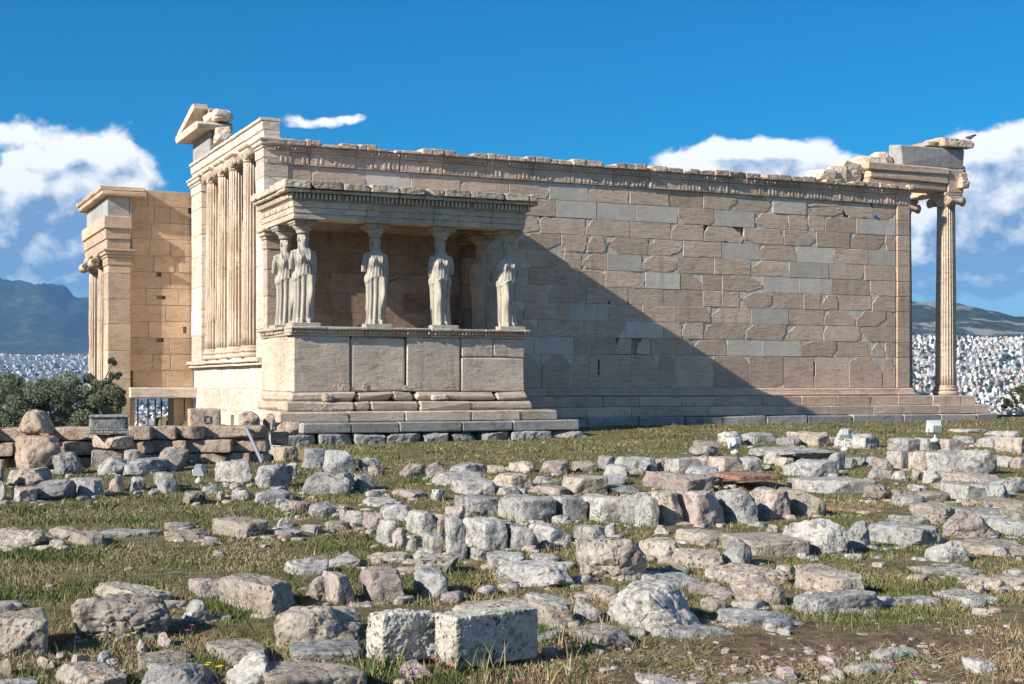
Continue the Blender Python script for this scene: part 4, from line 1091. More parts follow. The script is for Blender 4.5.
for (px, y, bm_, cm_, lab) in STAT:
    r_ = (px - 512) / FOC        # where the sight line of that column meets the row of statues
    dy, dx = y - CAM.y, None
    # (dx*RGT.x + dy*RGT.y) = r (dx*FWD.x + dy*FWD.y)
    dx = (r_ * dy * FWD.y - dy * RGT.y) / (RGT.x - r_ * FWD.x)
    base = 1.73
    t = thing('caryatid_statue', lab, 'statue', 'women carrying the porch roof', (CAM.x + dx, y, base + .072))
    b = bpy.data.objects.new('draped_body', bm_); COL.objects.link(b); b.parent = t
    c = bpy.data.objects.new('carved_capital', cm_); COL.objects.link(c); c.parent = t
    k = (ZA - base - .072 - .003) / 2.275
    b.scale = (1.04, 1.04, k); c.scale = (1.04, 1.04, k)
# ------------------------------------------------------------------ loose and set stones of the old terraces
# (left, right, top row, bottom row as measured on the photograph, shape, stone, label, options)
# shapes: k squared block, b rounded boulder, s flat slab, w peaked boulder, j jagged rock
S = []
def st(x0, x1, yt, yb, k, m, label, **o): S.append((x0, x1, yt, yb, k, m, label, o))
# on and in front of the low wall at the left
st(17, 55, 409, 435, 'w', 'wallT', 'peaked warm grey boulder set on a tapering block beside the olive tree', d=24.6, stack=1)
st(15, 60, 434, 466, 'k', 'wallT', 'large tapering tan block carrying the peaked boulder', d=24.4, D=.8)
st(87, 131, 414, 434, 'k', 'G', 'grey moulded block with a carved lower edge, topmost of its stack', d=24.6, stack=1, sharp=1)
st(88, 138, 434, 450, 'k', 'wallT', 'tan chipped block under the grey moulded block', d=24.5, stack=1)
st(92, 123, 449, 467, 'k', 'B', 'small pitted block at the foot of the stack with the moulded block', d=24.5)
st(123, 141, 449, 466, 'k', 'T', 'small pale block right of the pitted stack foot', d=24.4)
st(186, 222, 408, 431, 'k', 'wallT', 'pale block with a square socket standing on the low wall', d=26.6, stack=1, sharp=1)
st(49, 87, 452, 475, 'b', 'G', 'blue grey boulder with a tan back in front of the tapering block')
st(97, 133, 457, 475, 'b', 'G', 'low blue grey boulder in front of the stack with the moulded block')
st(134, 167, 457, 473, 's', 'G', 'flat blue grey stone between two boulders and the leaning slab')
st(122, 151, 461, 478, 'b', 'G', 'rounded blue grey stone lying on the left terrace edge', d=20.5, stack=1)
st(155, 183, 449, 467, 's', 'T', 'thin brown slab leaning against the low wall', d=24.2, lean=1)
st(9, 50, 467, 485, 'b', 'T', 'long low tan stone on the left terrace behind the red brown one')
st(22, 49, 472, 484, 'b', 'P', 'small rosy stone overgrown with grass on the left terrace', d=21.2)
st(8, 43, 486, 503, 'k', 'P', 'dark red brown block at the left terrace foot')
st(36, 73, 479, 501, 'b', 'G', 'blue grey boulder with a rusty patch at the left terrace foot')
st(67, 107, 476, 498, 'k', 'G', 'widest squared grey block of the left terrace face')
st(107, 127, 475, 492, 'b', 'P', 'round pink stone between two grey ones in the left terrace face')
st(125, 151, 476, 492, 'j', 'G', 'angular split grey stone under the rounded one of the left terrace')
st(152, 183, 471, 493, 'k', 'G', 'squared grey boulder ending the left terrace face')
st(-12, 9, 479, 502, 'b', 'G', 'blue grey boulder cut by the left picture edge at the terrace')
st(-10, 8, 464, 481, 'b', 'G', 'small dark boulder above the one cut by the left picture edge', d=21)
st(180, 211, 490, 505, 's', 'B', 'pitted flat stone in the grass right of the left terrace')
st(202, 220, 484, 494, 'b', 'G', 'small round grey stone above the pitted flat one')
st(215, 226, 491, 500, 'b', 'T', 'tiny tan stone touching a blue grey one')
st(225, 255, 489, 501, 'b', 'G', 'smooth blue grey stone in the grass below the pale rubble mass')
st(212, 258, 460, 484, 'b', 'W', 'coarse pale rubble mass beneath the end of the grey conduit')
st(252, 298, 463, 488, 'j', 'G', 'tall wedge shaped grey stone where the grey conduit ends')
st(228, 244, 482, 490, 'b', 'T', 'small tan stone below the pale rubble mass')
st(305, 329, 448, 466, 'k', 'G', 'upright grey block at the top of the heap before the porch')
st(324, 357, 449, 472, 'k', 'G', 'big tilted grey block of the heap before the porch')
st(297, 326, 458, 476, 'b', 'G', 'low blue grey boulder left in the heap before the porch', d=25.0)
st(284, 299, 462, 476, 'b', 'W', 'small pale stone at the left foot of the heap before the porch')
st(322, 342, 466, 475, 's', 'G', 'thin grey slab between blocks of the heap before the porch', d=24.6)
st(352, 382, 457, 471, 'j', 'G', 'dark slanting stone right of the heap before the porch')
st(364, 386, 464, 475, 'b', 'B', 'dark low stone in shadow right of the slanting one')
st(304, 354, 472, 495, 'b', 'G', 'large smooth grey boulder below the heap before the porch')
st(348, 375, 473, 491, 'k', 'G', 'squared grey stone wedged against the large smooth boulder')
st(260, 293, 489, 503, 's', 'G', 'flat grey stone below the tall wedge shaped one')
st(274, 292, 497, 506, 's', 'G', 'small flat grey stone left of the pink flat one')
st(284, 311, 500, 511, 's', 'P', 'flat pink stone sunk in the lawn under the smooth boulder')
st(305, 339, 502, 517, 'b', 'G', 'dark hollowed grey stone in the lawn left of the rubble ramp')
st(337, 353, 504, 512, 's', 'P', 'little pink slab beside the dark hollowed stone')
st(366, 386, 489, 497, 's', 'W', 'pale flat stone at the top of the rubble ramp')
st(386, 430, 488, 498, 's', 'P', 'long flat rosy stone along the top of the rubble ramp')
st(428, 446, 489, 501, 'b', 'W', 'round pale stone in the grass right of the rosy flat one')
st(360, 400, 497, 508, 's', 'W', 'pale slab bridging the grass above the rubble ramp')
# ridge in front of the temple
st(398, 426, 463, 477, 'j', 'B', 'dark brown angular stone of the far ridge below the porch')
st(424, 448, 461, 477, 'w', 'P', 'brown peaked stone of the far ridge below the porch')
st(450, 485, 462, 473, 'k', 'G', 'squared grey block of the far ridge, left of the tan ones')
st(486, 506, 465, 473, 'b', 'T', 'little tan stone with yellow flowers on the far ridge')
st(508, 540, 461, 473, 'b', 'T', 'first of three tan stones in line on the far ridge, nearest the squared grey block')
st(541, 569, 460, 474, 'b', 'P', 'middle of three tan stones in line on the far ridge')
st(573, 598, 460, 472, 'k', 'T', 'last of three tan stones in line, next to the cluster of pale boulders')
st(597, 616, 455, 470, 'k', 'G', 'small upright grey block left of the cluster of pale boulders')
st(604, 633, 464, 478, 'b', 'W', 'front pale boulder of the cluster on the far ridge')
st(614, 646, 456, 475, 'b', 'W', 'rear and largest pale boulder of the cluster on the far ridge', d=23.6)
st(640, 659, 457, 472, 'b', 'G', 'grey boulder right behind the cluster of pale ones')
st(655, 669, 457, 471, 'k', 'P', 'narrow brown stone beside the grey boulder on the far ridge')
st(667, 699, 457, 473, 'k', 'W', 'pale block above the large rosy one on the far ridge')
st(690, 714, 455, 469, 'b', 'P', 'rough reddish grey stone with yellow flowers on the far ridge')
st(709, 741, 456, 472, 'k', 'P', 'brown faced block below the squat floodlight')
st(738, 763, 456, 472, 'k', 'G', 'grey block right of the brown faced one below the squat floodlight')
st(687, 719, 445, 457, 'b', 'W', 'whitish boulder lying left of the squat floodlight')
st(694, 721, 440, 447, 's', 'T', 'thin tan slab on the grass far behind the whitish boulder')
st(718, 743, 431, 446, 'b', 'W', 'pale boulder directly behind the squat floodlight')
st(741, 776, 432, 445, 'k', 'G', 'dark faced grey stone with a yellow flowering weed')
st(777, 800, 436, 446, 'b', 'G', 'small grey stone between the weed and a long tan block')
st(789, 829, 431, 446, 'k', 'T', 'long tan block on the far lawn left of the tilted floodlight')
st(822, 836, 436, 443, 's', 'G', 'small grey stone tucked behind the long tan block')
st(834, 877, 433, 448, 'k', 'W', 'pale squared block just right of the tilted floodlight')
st(751, 764, 449, 461, 'b', 'P', 'small round reddish stone on the middle terrace')
st(764, 782, 451, 465, 'b', 'W', 'pale stone next to the small round reddish one')
st(772, 792, 456, 467, 's', 'T', 'flat tan stone in front of the pale one')
st(760, 830, 445, 457, 's', 'W', 'long pale slab row lying in the turf left of the tilted floodlight', d=25.6)
st(648, 707, 470, 493, 'k', 'P', 'large rosy block with a rust corner on the central terrace')
st(686, 724, 466, 488, 'b', 'G', 'grey sloping stone behind the large rosy block')
st(787, 833, 458, 477, 'k', 'G', 'large tilted grey block with a dark right face on the middle terrace')
st(829, 844, 452, 471, 'k', 'G', 'narrow upright grey stone right of the large tilted block')
st(841, 858, 457, 468, 'b', 'G', 'small grey stone right of the narrow upright one')
st(852, 880, 455, 466, 's', 'G', 'low grey slab in the turf left of the long grey wall piece')
# central terrace: the two pale tiers
st(434, 481, 471, 485, 's', 'W', 'flat whitish slab at the back left of the central terrace')
st(450, 493, 477, 496, 'k', 'W', 'pale block just below the flat whitish slab')
st(490, 532, 472, 488, 'k', 'T', 'cream block with a dark right end on the central terrace')
st(482, 521, 485, 496, 's', 'W', 'long pale slab under the cream block')
st(461, 499, 494, 517, 'k', 'G', 'leftmost big grey block of the upper tier')
st(454, 464, 495, 506, 'b', 'W', 'little pale stone left of the big grey block')
st(526, 573, 484, 496, 's', 'P', 'long pink slab on top of the upper tier')
st(530, 562, 476, 488, 'b', 'G', 'grey stone behind the long pink slab', d=21.6)
st(559, 605, 474, 495, 'k', 'T', 'tan and grey block on top of the upper tier')
st(594, 624, 474, 486, 'b', 'G', 'flat grey boulder behind the tan and grey block')
st(604, 640, 484, 494, 's', 'G', 'thin grey slab right of the tan and grey block')
st(497, 553, 493, 523, 'k', 'W', 'wide pale pitted block of the upper tier with yellow flowers below')
st(551, 583, 493, 521, 'k', 'G', 'dark faced grey block right of the wide pale pitted one')
st(581, 629, 493, 523, 'k', 'W', 'wide pale block with rounded right shoulder in the upper tier')
st(620, 641, 493, 525, 'k', 'G', 'narrow slanting block in the middle of the upper tier')
st(636, 656, 493, 528, 'k', 'W', 'narrow grey block with leaning front in the upper tier')
st(654, 679, 490, 526, 'k', 'T', 'tall warm block left of the biggest tier block')
st(676, 719, 489, 526, 'k', 'P', 'biggest squared block of the upper tier, half in shadow')
st(718, 753, 488, 524, 'k', 'G', 'grey tier block with a rusty streak')
st(750, 784, 486, 519, 'k', 'P', 'brownish tier block between the rusty streaked and the rightmost')
st(779, 818, 487, 517, 'k', 'T', 'rightmost block of the upper tier, finely pitted')
st(379, 412, 503, 521, 'b', 'W', 'bluish white stone crowning the rubble ramp')
st(363, 383, 511, 531, 'k', 'P', 'pinkish block on the left flank of the rubble ramp')
st(346, 364, 509, 525, 'k', 'W', 'cream block left of the pinkish one on the rubble ramp')
st(338, 349, 509, 521, 'b', 'P', 'small rosy stone at the left end of the rubble ramp')
st(377, 396, 518, 546, 'k', 'W', 'tall white stone on the face of the rubble ramp')
st(407, 434, 509, 536, 'k', 'W', 'whitish block on the rubble ramp above two small ones')
st(428, 449, 512, 536, 'k', 'T', 'cream block in the middle of the rubble ramp')
st(444, 467, 505, 522, 'b', 'P', 'round pink stone on top right of the rubble ramp')
st(422, 443, 533, 558, 'k', 'W', 'lowest upright white stone of the rubble ramp')
st(441, 468, 516, 561, 'j', 'W', 'tall pale slab standing at the foot of the rubble ramp')
st(466, 504, 516, 551, 'k', 'W', 'big whitish block starting the lower tier')
st(502, 534, 522, 551, 'k', 'G', 'second block of the lower tier, grey')
st(532, 569, 522, 545, 'k', 'W', 'pale pitted block of the lower tier with a dark left side')
st(574, 606, 523, 545, 'k', 'W', 'rounded grey white block near the right end of the lower tier')
st(603, 618, 523, 538, 'b', 'G', 'small grey stone ending the lower tier')
st(655, 670, 525, 536, 'b', 'W', 'little pale stone before the biggest tier block')
st(391, 409, 529, 548, 'b', 'P', 'pinkish filler stone low on the rubble ramp')
st(405, 422, 537, 552, 'b', 'W', 'small white filler stone low on the rubble ramp')
st(465, 490, 546, 562, 's', 'W', 'flat whitish stone below the big block of the lower tier')
# right side: brick courses, slab on thin tiles, big grey wall piece
st(715, 776, 472, 481, 's', 'R', 'upper course of red bricks on the central terrace', d=20.2, stack=1, sharp=1)
st(712, 783, 480, 490, 's', 'R', 'lower and longer course of red bricks on the central terrace', sharp=1)
st(793, 871, 477, 500, 'k', 'W', 'long white squared slab resting on dark tile courses', d=19.9, stack=1, sharp=1, D=.9)
st(812, 878, 498, 506, 's', 'T', 'grey tile course under the long white slab', d=19.4, stack=1)
st(816, 886, 504, 515, 's', 'R', 'dark reddish tile course at the bottom under the long white slab')
st(862, 898, 484, 501, 'j', 'B', 'dark brown broken stone right of the long white slab')
st(888, 913, 489, 502, 'k', 'B', 'dark square stone right of the dark brown broken one')
st(909, 927, 484, 491, 's', 'G', 'small flat grey stone behind the dark square one')
st(893, 921, 494, 506, 's', 'W', 'pale blue flat stone in front of the dark square one')
st(918, 946, 490, 502, 's', 'T', 'flat brownish stone left of an upright pale block')
st(891, 918, 437, 451, 'k', 'G', 'left block of three behind the long grey wall piece')
st(915, 938, 437, 451, 'k', 'G', 'middle block of three behind the long grey wall piece, split')
st(937, 965, 438, 451, 'k', 'P', 'reddish right block of three behind the long grey wall piece')
st(888, 913, 449, 469, 'k', 'W', 'left end stone of the long grey wall piece')
st(908, 931, 450, 471, 'k', 'T', 'cream stone in the middle of the long grey wall piece')
st(924, 969, 450, 473, 'k', 'G', 'largest stone of the long grey wall piece')
st(956, 994, 449, 471, 'b', 'G', 'dark pitted right end of the long grey wall piece', d=23.2)
st(977, 1004, 435, 448, 'k', 'W', 'whitish block on the right lawn beyond the wall piece')
st(999, 1026, 436, 453, 'k', 'T', 'cream block next to the whitish one on the right lawn')
st(988, 1016, 430, 437, 's', 'W', 'thin white slab on the right lawn behind two blocks')
st(952, 979, 435, 444, 's', 'G', 'grey slab with a dark end right of the floodlight on its post')
st(950, 982, 428, 433, 's', 'W', 'thin pale kerb stone far behind on the right lawn')
st(992, 1012, 455, 468, 'k', 'W', 'pale block right of the pitted end of the wall piece')
st(1010, 1032, 456, 469, 'k', 'P', 'rosy block at the right picture edge')
st(872, 893, 458, 471, 'b', 'P', 'round rusty stone left of the long grey wall piece')
st(868, 890, 468, 479, 'b', 'W', 'pale stone below the round rusty one')
st(891, 908, 471, 481, 'b', 'W', 'small white stone first under the long grey wall piece')
st(909, 923, 469, 481, 'j', 'T', 'small cream stone second under the long grey wall piece')
st(922, 942, 470, 484, 'w', 'W', 'bluish white stone third under the long grey wall piece')
st(941, 992, 471, 484, 's', 'P', 'long flat rosy slab below the long grey wall piece')
st(936, 975, 480, 491, 's', 'T', 'brown flat stone before the long rosy slab')
st(947, 979, 482, 501, 'k', 'W', 'upright pale block with a shaded right side near the right edge')
st(974, 1006, 483, 499, 'k', 'G', 'grey pitted block right of the upright pale one')
st(988, 1030, 476, 493, 'b', 'G', 'big grey boulder at the right edge behind the grey pitted block')
st(978, 1030, 497, 510, 's', 'T', 'wide tan slab at the right picture edge')
st(1000, 1032, 507, 526, 'b', 'T', 'sloping pale boulder cut by the right picture edge')
st(908, 958, 502, 525, 'b', 'O', 'boulder covered in orange lichen on the right')
st(957, 1011, 506, 520, 's', 'G', 'flat grey slab right of the orange lichen boulder')
st(984, 1030, 517, 537, 'k', 'G', 'blue grey block right of the pink pyramid rock')
st(932, 997, 511, 540, 'w', 'P', 'pink pyramid shaped rock')
st(872, 935, 521, 548, 'k', 'G', 'grey block with a rusty face left of the pink pyramid rock')
st(893, 925, 514, 525, 's', 'G', 'flat shaded stone behind the block with the rusty face')
st(921, 968, 540, 564, 'w', 'W', 'whitish wedge boulder in the grass before the pink pyramid rock')
st(960, 1021, 538, 557, 's', 'T', 'broad pitted tan stone right of the whitish wedge boulder')
st(909, 988, 563, 578, 's', 'W', 'long thin white stone sunk in the right grass')
st(962, 1000, 575, 591, 'k', 'T', 'low cream block near the right edge before the thin white stone')
st(994, 1030, 574, 588, 'k', 'T', 'low block continuing the cream one to the right picture edge')
st(1004, 1030, 568, 578, 's', 'W', 'flat pale stone cut by the right picture edge above the low blocks')
st(932, 991, 588, 604, 's', 'W', 'white ragged slab lying lowest in the right grass')
st(880, 930, 596, 604, 's', 'W', 'thin pale slab right of the blue grey plank like stone')
st(784, 848, 518, 557, 'b', 'W', 'huge whitish boulder with cracks below the upper tier')
st(844, 872, 520, 550, 'b', 'G', 'grey boulder leaning on the huge whitish one')
st(781, 811, 526, 542, 'j', 'W', 'pale angular stone left of the huge whitish boulder')
st(731, 799, 533, 558, 'k', 'T', 'flat topped tan block with a dark front', sharp=1)
st(681, 726, 528, 545, 's', 'T', 'flat warm slab left of the flat topped tan block')
st(717, 753, 538, 568, 'w', 'G', 'pointed grey stone leaning before the flat topped tan block')
st(671, 720, 547, 569, 's', 'T', 'tilted tan slab left of the pointed grey stone')
st(640, 682, 537, 560, 's', 'T', 'flat brown stone right of the big jagged rock')
st(706, 788, 563, 587, 's', 'O', 'long low rock with orange lichen and a hollow')
st(694, 740, 584, 600, 's', 'P', 'flat rosy stone in the grass between two orange lichened rocks')
st(731, 784, 580, 609, 'b', 'O', 'domed boulder with orange crust')
st(800, 864, 566, 599, 'k', 'O', 'squared tan block speckled orange behind the plank like stone')
st(789, 830, 564, 572, 's', 'T', 'thin tan stone left behind the speckled block')
st(793, 880, 590, 614, 'k', 'G', 'blue grey plank like stone with a broken front')
st(765, 780, 524, 533, 'b', 'T', 'little tan stone in a green tuft')
st(575, 652, 537, 583, 'j', 'B', 'big jagged dark pitted rock leaning to the right')
st(657, 692, 565, 576, 'b', 'B', 'low pitted stone under the tilted slab')
st(632, 708, 570, 590, 's', 'G', 'long smooth grey slab behind the great pale boulder')
st(598, 700, 583, 634, 'b', 'W', 'great pale boulder in the centre foreground')
st(571, 604, 597, 624, 'b', 'W', 'white stone at the left side of the great pale boulder')
st(583, 628, 584, 601, 's', 'T', 'pitted cream slab behind the great pale boulder')
st(528, 569, 592, 610, 'k', 'G', 'smooth grey stone behind the two spongy blocks')
st(528, 578, 600, 632, 'k', 'T', 'pitted cream rock right behind the two spongy blocks')
st(571, 634, 623, 651, 'k', 'P', 'rosy grey wedge in front of the great pale boulder')
st(654, 730, 622, 640, 's', 'G', 'low grey slab in the shadow of the great pale boulder')
st(720, 793, 605, 629, 's', 'G', 'flat grey paving slab in the right foreground')
st(697, 728, 597, 612, 'b', 'B', 'small pitted stone right of the great pale boulder')
st(499, 573, 561, 589, 'b', 'W', 'low whitish boulder in straw coloured grass left of the jagged rock')
st(487, 526, 551, 570, 's', 'W', 'flat pale stone below the lower tier')
st(526, 560, 552, 566, 's', 'W', 'flat grey white stone right of another below the lower tier')
st(410, 461, 555, 575, 'b', 'B', 'dark crumbly stone with moss above the blue grey boulder')
st(408, 454, 566, 599, 'k', 'G', 'blue grey angular boulder in the left middle row')
st(357, 407, 565, 603, 'k', 'P', 'red brown boulder with hollows in the left middle row')
st(317, 356, 569, 606, 'k', 'P', 'pink upright block in the left middle row')
st(304, 329, 576, 602, 'j', 'B', 'dark shadowed stone left of the pink upright block')
st(365, 412, 551, 563, 's', 'T', 'flat earthy stone behind the red brown boulder')
st(321, 362, 552, 569, 's', 'W', 'flat pale stone behind the pink upright block')
st(281, 334, 558, 577, 'b', 'W', 'smooth pale boulder in the left middle row')
st(182, 234, 575, 598, 's', 'P', 'long rosy stone left of the big grooved block')
st(233, 267, 566, 583, 'b', 'P', 'rosy stone peeping over the big grooved block', d=13.0)
st(211, 308, 572, 619, 'k', 'T', 'big grooved block in the left foreground, deeply pitted')
st(83, 178, 581, 607, 's', 'T', 'long rounded grey tan boulder on the left lawn edge')
st(65, 176, 596, 642, 'j', 'B', 'long pitted brown boulder in the left foreground')
st(180, 212, 600, 624, 'j', 'G', 'small pointed stone between two big foreground blocks')
st(-18, 61, 608, 657, 'k', 'T', 'large flat topped block in the left foreground corner')
st(-14, 29, 598, 613, 's', 'P', 'flat rosy stone behind the corner block')
st(197, 284, 638, 669, 's', 'O', 'low stone with bright orange spots in the left foreground')
st(128, 198, 650, 672, 's', 'T', 'flat speckled stone in front of the brown boulder')
st(48, 130, 660, 696, 's', 'O', 'orange flecked slab at the bottom left')
st(141, 212, 664, 696, 'b', 'G', 'blue grey stone with a rusty hollow at the bottom left')
st(217, 292, 655, 698, 'b', 'W', 'pale stone cut by the bottom edge beside yellow flowers')
st(-20, 40, 676, 698, 's', 'G', 'grey slab in the bottom left corner')
st(276, 362, 603, 650, 'b', 'T', 'tall pitted boulder left of the two spongy blocks')
st(287, 368, 637, 663, 's', 'G', 'long grey stone between the pitted boulder and the bottom block')
st(246, 372, 658, 702, 'k', 'T', 'long rough block along the bottom edge left of the two spongy blocks')
st(391, 437, 662, 682, 'b', 'P', 'rosy stone propping the two spongy blocks')
st(500, 572, 632, 668, 'b', 'G', 'dark boulder in the shade of the right spongy block', d=8.85)
st(446, 534, 599, 626, 'k', 'T', 'rough slab behind the right spongy block', d=9.6)
st(161, 198, 521, 532, 's', 'T', 'small cream stone behind a larger one on the left lawn')
st(163, 213, 528, 543, 's', 'T', 'flat chipped stone on the left lawn, second of the short row')
st(213, 269, 516, 539, 'k', 'T', 'largest squared stone on the left lawn')
st(275, 295, 518, 529, 'b', 'W', 'small white stone right of the largest lawn stone')
st(272, 302, 527, 539, 's', 'G', 'small blue grey slab in shade right of the largest lawn stone')
st(301, 324, 523, 535, 's', 'G', 'grey flat stone on the lawn before the rubble ramp')
st(328, 347, 520, 530, 's', 'T', 'small tan flat stone at the foot of the rubble ramp')
st(-8, 52, 530, 549, 'b', 'T', 'pitted tan boulder on the lawn at the left picture edge')
st(45, 86, 526, 540, 's', 'T', 'tan stone behind the hollowed one on the left lawn')
st(65, 110, 529, 547, 's', 'T', 'pale stone with two hollows on the left lawn')
st(103, 156, 528, 537, 's', 'W', 'thin straight kerb stone on the left lawn')
st(-10, 27, 526, 540, 's', 'P', 'flat rosy stone at the left picture edge on the lawn')
st(638, 684, 675, 692, 's', 'W', 'white flat stone at the bottom edge in brown earth')
st(690, 800, 680, 694, 's', 'W', 'long flat stone along the bottom edge in brown earth')
st(867, 922, 648, 659, 's', 'W', 'thin pale strip of stone in the brown earth')
st(817, 848, 658, 666, 's', 'P', 'short rosy strip of stone in the brown earth')
st(843, 892, 662, 675, 's', 'W', 'pale stone strip below the thin one in the brown earth')
st(963, 998, 656, 674, 's', 'W', 'ragged white stone low at the right in brown earth')
st(775, 791, 628, 639, 'b', 'W', 'small whitish stone below the plank like one')
st(776, 796, 667, 681, 'b', 'P', 'tan cobble in the brown earth at the bottom')
st(830, 843, 668, 680, 'b', 'P', 'pink cobble in the brown earth at the bottom')
st(975, 988, 609, 617, 'b', 'P', 'small pinkish cobble in the right grass')
st(134, 152, 640, 655, 'b', 'T', 'round pale cobble before the brown boulder')
st(155, 174, 633, 648, 'b', 'P', 'rough rosy cobble before the brown boulder')
st(94, 114, 652, 664, 'b', 'W', 'white flat cobble before the orange flecked slab')
st(72, 88, 654, 667, 'b', 'T', 'tan cobble left of the white flat one')
st(34, 56, 656, 670, 'b', 'T', 'tan cobble near the corner block')
st(-2, 14, 658, 679, 'w', 'T', 'cream pointed cobble under the corner block')
# stones under the corner of the porch
st(232, 263, 411, 431, 'b', 'wallT', 'rounded tan block on the low wall near the porch corner', d=28.4, stack=1)
st(262, 278, 413, 432, 'b', 'B', 'dark round stone between the tan block and the porch footing', d=28.6, stack=1)
st(273, 300, 421, 436, 'k', 'wallT', 'sunlit cream block under the porch corner', d=29.4, stack=1)
st(268, 290, 431, 446, 'k', 'wallT', 'sunlit block second down under the porch corner', d=29.0, stack=1)
st(273, 298, 445, 462, 'k', 'wallT', 'lowest sunlit block under the porch corner', d=28.6)
PROP = {'k': (.95, 15, 6, .085, .13), 'b': (1.0, 4.6, 13, .11, .22), 's': (1.2, 9, 8, .10, .20), 'w': (.95, 4, 12, .11, .2), 'j': (.9, 5.5, 14, .14, .26)}
NAMES = {'k': 'stone_block', 'b': 'boulder', 's': 'stone_slab', 'w': 'boulder', 'j': 'rock'}
def add_stone(i, x0, x1, yt, yb, k, m, label, o):
    d = o.get('d') or depth_on_ground(yb); rr = random.Random(i * 7 + 3)
    W = (1.24 if k in 'ks' and 450 < yb < 562 and not o.get('stack') else 1.12) * (x1 - x0) * d / FOC; zb = CAM.z - (yb - HORIZON) * d / FOC
    q, p, fac, rough, skew = PROP[k]
    yaw = math.radians(rr.uniform(14, 38)) if k in 'kj' else math.radians(rr.uniform(0, 45))
    tier = k == 'k' and 505 < yb < 556 and 340 < x0 < 830
    if tier: yaw = math.radians(rr.uniform(17, 26)); skew = .08; W *= 1.09; p = 11
    if o.get('sharp'): fac, rough, skew, p = 1, .035, .03, 18; yaw = math.radians(15)
    Dp = o.get('D') or max(.18, q * W * rr.uniform(.8, 1.1) + (.15 if k == 'k' and d < 22 else 0))
    share = .8 if k in 'ks' else .45
    for _ in range(12):
        zt = CAM.z - (yt - HORIZON) * (d + Dp * share) / FOC
        if zt - zb >= (.10 if k == 's' else .22) * min(W, .6): break
        Dp *= .86
    H = max(zt - zb, .05)
    sink = 0.0 if o.get('stack') else .06 + .10 * H
    cs, sn = abs(math.cos(yaw)), abs(math.sin(yaw)); wl = max(W * .5, (W - Dp * sn) / cs)
    n = 12 if (x1 - x0) < 34 else 19 if (x1 - x0) < 60 else 32 if (x1 - x0) < 95 else 42
    P, F = rock(wl, Dp, H + sink, i * 13 + 5, n, p, fac, rough, skew)
    if k == 'w':      # rise to a peak off the middle
        c = rr.uniform(-.25, .15); t = P[:, 2] / (H + sink); P[:, 0] = P[:, 0] * (1 - .55 * t ** 1.3) + c * W * t * .5; P[:, 1] *= 1 - .3 * t
        P[:, 0] = (P[:, 0] - (P[:, 0].max() + P[:, 0].min()) / 2) * wl / (P[:, 0].max() - P[:, 0].min())
    me = rock_mesh(NAMES[k], P, F, M[m], 45 if o.get('sharp') else 32)
    ob = bpy.data.objects.new(NAMES[k], me); COL.objects.link(ob)
    c = at((x0 + x1) / 2, yb, d + Dp * .5); c.z = zb - sink
    ob.location = c; ob.rotation_euler = (0, 0, -YAW + yaw)
    if o.get('lean'): ob.rotation_euler = (math.radians(38), math.radians(18), -YAW)
    tag(ob, label, 'stone', None, 'thing'); return ob
for i, (x0, x1, yt, yb, k, m, label, o) in enumerate(S): add_stone(i, x0, x1, yt, yb, k, m, label, o)

# the two squared spongy blocks at the front, ends turned to the sun
for i, (pa, pb, pc, yl, lab) in enumerate(((362, 381, 438, 664, 'left of the two spongy poros blocks lying end to end in the foreground'), (437, 451, 532, 665, 'right of the two spongy poros blocks lying end to end in the foreground'))):
    d = 8.15; yaw = math.radians(30 if i == 0 else 37)
    Wf = (pc - pb) * d / FOC / math.cos(yaw); De = .24; H = .30
    P, F = rock(Wf + .01, De, H, 900 + i, 72, 40 if i else 18, 0 if i else 3, .03 if i else .085, .015)
    # spongy surface: real hollows
    so = Vector((i * 9, 3, 1)); 
    for q in range(len(P)):
        v = Vector(P[q]); f_ = mnoise.voronoi(v * 34 + so)[0][0]; h = mnoise.noise(v * 9 + so)
        e = -.013 * max(0, .40 - f_) / .4 * (.4 + sm(h, -.3, .4)) - .004 * mnoise.noise(v * 70 + so) - .007 * max(0, mnoise.noise(v * 14 + so))
        c = Vector((v.x / Wf, v.y / De, (v.z - H / 2) / H)).normalized(); P[q] = P[q] + np.array(c) * e
    me = rock_mesh('poros_block', P, F, M['poros'], 60); ob = bpy.data.objects.new('poros_block', me); COL.objects.link(ob)
    c = at((pa + pc) / 2 + (3 if i == 0 else 2), yl, d + De * .5); c.z = at(0, yl, d).z
    ob.location = c; ob.rotation_euler = (0, 0, -YAW + yaw); tag(ob, lab, 'stone', None, 'thing')

# low wall of reused blocks at the left, one wall
lw = MB(); rr = random.Random(44)
for row in range(4):
    zt = -.425 - row * .255; x = -30 - rr.uniform(0, 40)
    while x < 262:
        wpx = rr.uniform(22, 62); e = min(x + wpx, 266)
        dd = wall_depth((x + e) / 2 * .0174 - 9) - .1
        p0, p1 = at(x, 430, dd), at(e, 430, dd); c = (p0 + p1) / 2
        P, F = rock((p1 - p0).length - .004, .6, .252, rr.random(), 11, 20, 3, .05, .03)
        T = Matrix.Translation((c.x, c.y, zt - .25)) @ Matrix.Rotation(-YAW + .12 * 0, 4, 'Z') @ Matrix.Translation((0, .3 + rr.uniform(-.05, .09), 0))
        lw.add([T @ Vector(q) for q in P], F, 0, None, True); x = e
for k in range(12):
    x0, x1 = -30 + k * 24.6, -30 + (k + 1) * 24.6; dd = wall_depth((x0 + x1) / 2 * .0174 - 9) + .15
    p = at((x0 + x1) / 2, 430, dd); lw.box(-.25, .25, 0, .3, -1.5, -.50, 0, M=Matrix.Translation((p.x, p.y, 0)) @ Matrix.Rotation(-YAW, 4, 'Z'))
lwo = lw.build('low_stone_wall', M['wallT']); lwo.data.set_sharp_from_angle(angle=math.radians(40))
